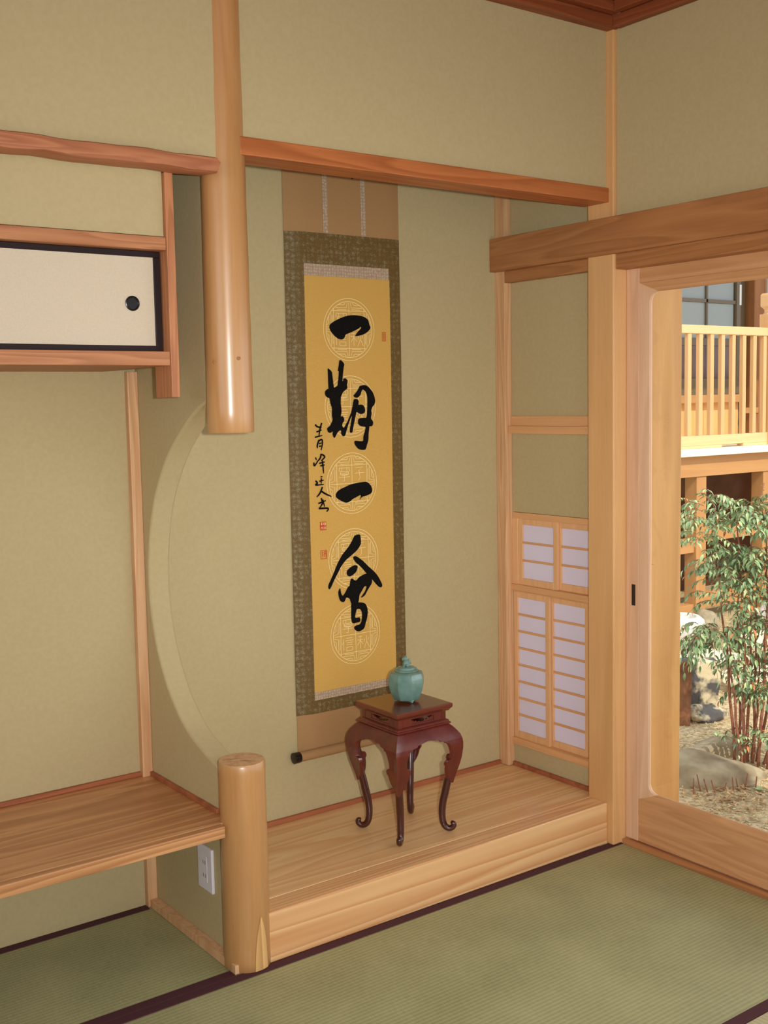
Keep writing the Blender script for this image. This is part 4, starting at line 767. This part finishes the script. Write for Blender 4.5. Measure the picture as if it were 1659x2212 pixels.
def tier(px, z, rx, rz_, n, L=(0.08, 0.14), droop=(0.3, 0.9), dep=0.09, **k):
    for _ in range(n):
        a = lr.uniform(0, 2 * PI); q = lr.random() ** 0.6
        b_ = at(px + rx * 0.55 * q * math.cos(a), z + lr.uniform(-rz_, rz_) * 0.7, lr.uniform(-dep, dep))
        d = HR * math.cos(a) * 1.0 + HF * math.sin(a) * 0.9 + Vector((0, 0, lr.uniform(0.0, 0.7)))
        frond(b_, d, lr.uniform(*L), lr.uniform(*droop), lr.choice((5, 6, 7)), **k)
tier(-0.22, 1.15, 0.12, 0.17, 46, pale=0.5, s=1.05); tier(-0.02, 1.17, 0.18, 0.11, 58, pale=0.3, s=1.15); tier(0.17, 1.16, 0.20, 0.13, 52, s=1.15)
tier(0.02, 0.93, 0.24, 0.12, 78, s=1.2); tier(0.22, 0.92, 0.14, 0.12, 34, s=1.2); tier(-0.13, 0.94, 0.13, 0.11, 26, s=1.1)
tier(-0.18, 0.62, 0.18, 0.07, 42, L=(0.11, 0.17), droop=(0.7, 1.2), s=1.35); tier(0.05, 0.66, 0.15, 0.06, 26, s=1.2); tier(0.20, 0.64, 0.14, 0.10, 28, s=1.2)
tier(0.10, 0.38, 0.20, 0.07, 46, L=(0.07, 0.12), red=0.03, s=1.25); tier(0.24, 0.26, 0.10, 0.08, 28, red=0.03, s=1.25); tier(0.03, 0.15, 0.12, 0.06, 18, red=0.02); tier(0.0, 0.47, 0.16, 0.05, 22)
tier(0.02, 0.78, 0.24, 0.08, 34, s=1.15); tier(-0.14, 0.80, 0.12, 0.08, 10); tier(0.18, 0.50, 0.14, 0.08, 18, s=1.15)
twigs.build('twig', M['stem'], NS, smooth='all').__setitem__('kind', 'stuff')
leaves.sort(key=lambda q: (q[0] - CP).dot(FW) - 0.02 / q[5])
first = leaves[:290]; rest = leaves[290:]
def leaf_matrix(q):
    p, ld, xa, za, mi, s = q; mm = Matrix.Identity(4)
    for i in range(3): mm[i][0] = xa[i] * s; mm[i][1] = ld[i] * s; mm[i][2] = za[i] * s; mm[i][3] = p[i]
    return mm
for q in first:
    o = bpy.data.objects.new('leaflet', LME[q[4]]); o.parent = NS; mm = leaf_matrix(q); mm.translation -= SB; o.matrix_local = mm; col.objects.link(o)
bymat = {0: MB(), 1: MB(), 2: MB()}
me = bpy.data.meshes.new('leaf_mass'); VV, FF, MI = [], [], []
for q in rest:
    mm = leaf_matrix(q); v_, f_ = LV[q[4] // 3]; n = len(VV)
    VV += [tuple((mm @ Vector(c)) - SB) for c in v_]; FF += [tuple(i + n for i in f) for f in f_]; MI += [q[4] % 3] * len(f_)
me.from_pydata(VV, [], FF)
for mt in ('leaf', 'leafb', 'leafr'): me.materials.append(M[mt])
me.polygons.foreach_set('material_index', MI); me.polygons.foreach_set('use_smooth', [True] * len(FF)); me.update()
o = bpy.data.objects.new('leaf_mass', me); o.parent = NS; col.objects.link(o); o['kind'] = 'stuff'
pm = MB()
for (x, z, dx, dz) in ((0.02, 1.18, 0.03, 0.12), (0.08, 1.20, 0.14, 0.17), (0.12, 1.22, 0.08, 0.14)):
    for i in range(34):
        u = lr.random(); c = at(x + dx * u + lr.uniform(-.012, .012) * (1.4 - u), z + dz * u + lr.uniform(-.012, .012), lr.uniform(-0.02, 0.02)); pm.ball(c, 0.0026, 1)
    pm.tube([at(x, z - 0.05), at(x + dx * 0.5, z + dz * 0.5), at(x + dx, z + dz)], 0.0011, 4)
pm.build('berry_panicle', M['panicle'], NS)['kind'] = 'stuff'
# pruned stubs, seedlings and litter before the boulder
PC = Vector((1.40, 0.66, gz(1.40, 0.66)))
t = thing('pruned_plant', PC, 'row of short cut twigs sticking up before the large boulder', 'plant')
for i in range(9):
    b_ = PC + HR * (-0.13 + 0.035 * i + lr.uniform(-.01, .01)) + HF * lr.uniform(-.03, .03); h = lr.uniform(0.035, 0.075)
    MB().tube([b_, b_ + HR * lr.uniform(-.02, .02) + Vector((0, 0, h))], [0.0035, 0.0028], 6).build('cut_twig', M['stem'], t)
dl = MB()
for i in range(520):
    a = lr.uniform(0, 6.28); x = 1.38 + lr.gauss(0, 0.14); y = 0.58 + lr.gauss(0, 0.14); L = lr.uniform(0.008, 0.02); c = Vector((x, y, gz(x, y) + lr.uniform(0.004, 0.012)))
    d = Vector((math.cos(a), math.sin(a), lr.uniform(-.4, .4))) * L; s_ = Vector((-math.sin(a), math.cos(a), lr.uniform(-.4, .4))) * L * 0.3
    dl.add([c - d, c + s_, c + d, c - s_ + Vector((0, 0, 0.002))], [(0, 1, 2, 3)])
o = dl.build('leaf_litter', M['dead']); tag(o, 'dry brown leaf litter around the cut twigs', 'leaf litter', kind='stuff')
def seedling(c, n, label):
    t = thing('seedling', c, label, 'plant')
    for i in range(n):
        a = i * 2.4; d = Vector((math.cos(a), math.sin(a), 0.9)).normalized(); x = d.cross(Vector((0, 0, 1))).normalized(); z = x.cross(d); o = bpy.data.objects.new('leaf', LME[(i % 4) * 3 + 1])
        mm = Matrix.Identity(4)
        for q in range(3): mm[q][0] = x[q] * 1.3; mm[q][1] = d[q] * 1.3; mm[q][2] = z[q] * 1.3
        o.parent = t; o.matrix_local = mm; col.objects.link(o)
seedling(Vector((1.52, 0.56, gz(1.52, 0.56))), 5, 'small green seedling at the right end of the large boulder')
seedling(Vector((2.10, 1.22, gz(2.10, 1.22))), 4, 'small green seedling on the gravel, between the boulders and the mottled block')

# ------------------------------------------------------------------ veranda of the facing wing
VR = thing('veranda_railing', (5.2, 3.0, 0.99), 'pale wooden balustrade on the veranda across the garden', 'railing')
x0, x1 = 2.9, 7.6
box('top_rail', M['rx'], (x0, x1, 2.985, 3.045, 1.822, 1.884), VR, bevel=0.004)
rl = MB().box(x0, x1, 2.985, 3.045, 1.010, 1.083)
for a, b_ in ((x0, 3.30), (3.55, 4.475), (4.735, 5.75), (6.0, x1)): rl.box(a, b_, 2.985, 3.045, 0.9895, 1.0099)
rl.build('bottom_rail', M['rx'], VR, bevel=0.003)
bal0 = None
for k in range(-8, 24):
    x = 4.083 + 0.1285 * k
    if 5.0 < x < 5.15: continue
    if bal0 is None: bal0 = MB().box(x, x + 0.040, 2.99, 3.022, 1.0832, 1.8218).build('baluster', M['rz'], VR, bevel=0.002); bx = x
    else: o = bal0.copy(); o.location.x += x - bx; col.objects.link(o)
nw = box('newel_post', M['rz'], (5.035, 5.145, 2.96, 3.07, 0.99, 1.99), VR, bevel=0.004)
MB().lathe([(0.055, 1.99), (0.042, 2.005), (0.042, 2.025), (0.072, 2.05), (0.072, 2.135), (0.060, 2.15)], 4, (5.09, 3.015, 0), PI / 4).build('newel_cap', M['rx'], VR, bevel=0.003)
VD = thing('veranda_deck', (5.2, 3.5, -0.30), 'raised wooden veranda deck with posts and crossbeams, across the garden', 'veranda')
box('edge_board', M['deck'], (x0, x1, 2.93, 3.06, 0.936, 0.989), VD, bevel=0.003)
for k in range(7): MB().box(x0, x1, 3.062 + k * 0.16, 3.062 + k * 0.16 + 0.157, 0.955, 0.987).build('deck_board', M['deck'], VD)
box('edge_beam', M['vx'], (x0, x1, 2.99, 3.06, 0.782, 0.935), VD, bevel=0.003)
for x in (2.95, 3.42, 4.205, 5.012, 5.82, 6.62): box('post', M['vz'], (x, x + 0.112, 3.0, 3.11, -0.30, 0.7815), VD, bevel=0.004)
for a, b_ in ((2.95 + .112, 3.42), (3.42 + .112, 4.205), (4.205 + .112, 5.012), (5.012 + .112, 5.82), (5.82 + .112, 6.62)):
    dz = -0.07 if b_ < 4.3 else 0.0
    for z0, z1 in ((0.288, 0.392), (-0.212, -0.100)): box('crossbeam', M['vx'], (a, b_, 3.02, 3.085, z0 + dz, z1 + dz), VD, bevel=0.003)
VB = thing('veranda_house', (5.2, 4.3, -0.30), 'house wing behind the veranda, with grey panes above boarded wall', 'house')
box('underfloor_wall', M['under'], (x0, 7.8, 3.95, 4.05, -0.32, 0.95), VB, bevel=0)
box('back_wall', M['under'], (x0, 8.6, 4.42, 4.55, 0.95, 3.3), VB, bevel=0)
wn = MB().box(3.6, 6.315, 4.22, 4.26, 2.42, 2.50).box(3.6, 6.315, 4.22, 4.26, 1.826, 1.892).box(6.30, 6.36, 4.205, 4.28, 1.39, 2.50).box(3.6, 6.30, 4.22, 4.26, 1.385, 1.53).build('window_frame', M['bronze'], VB, bevel=0.002)
for zb in (2.208,): MB().box(3.6, 6.30, 4.215, 4.25, zb, zb + 0.030).build('muntin', M['bronze'], wn)
xs = [3.6, 4.59, 5.24, 5.885, 6.30]
for a in xs[1:-1]: MB().box(a - 0.011, a + 0.011, 4.215, 4.25, 1.8922, 2.4198).build('muntin', M['bronze'], wn)
for a, b_ in zip(xs, xs[1:]):
    for z0, z1 in ((1.8925, 2.207), (2.2385, 2.4195)): MB().box(a + 0.012, b_ - 0.012, 4.234, 4.240, z0, z1).build('pane', M['frost'], wn)
    MB().box(a + 0.003, b_ - 0.003, 4.234, 4.240, 1.531, 1.825).build('pane', M['darkpane'], wn)
box('dark_jamb', M['bronze'], (6.3605, 6.487, 4.25, 4.41, 0.99, 2.5), VB)
box('notice_label', M['label'], (6.335, 6.362, 4.200, 4.2045, 2.20, 2.385), VB, bevel=0)
box('sill_rail', M['vx'], (3.6, 6.40, 4.17, 4.262, 1.312, 1.384), VB, bevel=0.003)
for k in range(22):
    a = 3.6 + 0.1262 * k; MB().box(a, a + 0.1248, 4.235 + 0.002 * (k % 2), 4.262, 0.99, 1.3115).build('wall_board', M['board'], VB)
box('corner_post', M['vold'], (6.488, 6.68, 4.15, 4.41, 0.99, 3.2), VB, bevel=0.006)
box('cross_rail', M['vx'], (6.3605, 6.75, 4.14, 4.149, 1.21, 1.26), VB)
fr2 = MB().box(6.70, 6.72, 4.25, 4.29, 0.99, 2.9).box(6.80, 6.82, 4.25, 4.29, 0.99, 2.9).build('side_window_frame', M['bronze'], VB)
MB().box(6.721, 6.799, 4.265, 4.275, 1.0, 2.9).build('pane', M['frost'], fr2); MB().box(6.821, 7.8, 4.265, 4.275, 1.0, 2.9).build('pane', M['frost'], fr2)
box('upper_wall', M['board'], (3.6, 6.487, 4.22, 4.41, 2.5005, 3.2), VB)
box('eave', M['under'], (x0, 8.8, 2.45, 4.8, 3.31, 3.38), VB)
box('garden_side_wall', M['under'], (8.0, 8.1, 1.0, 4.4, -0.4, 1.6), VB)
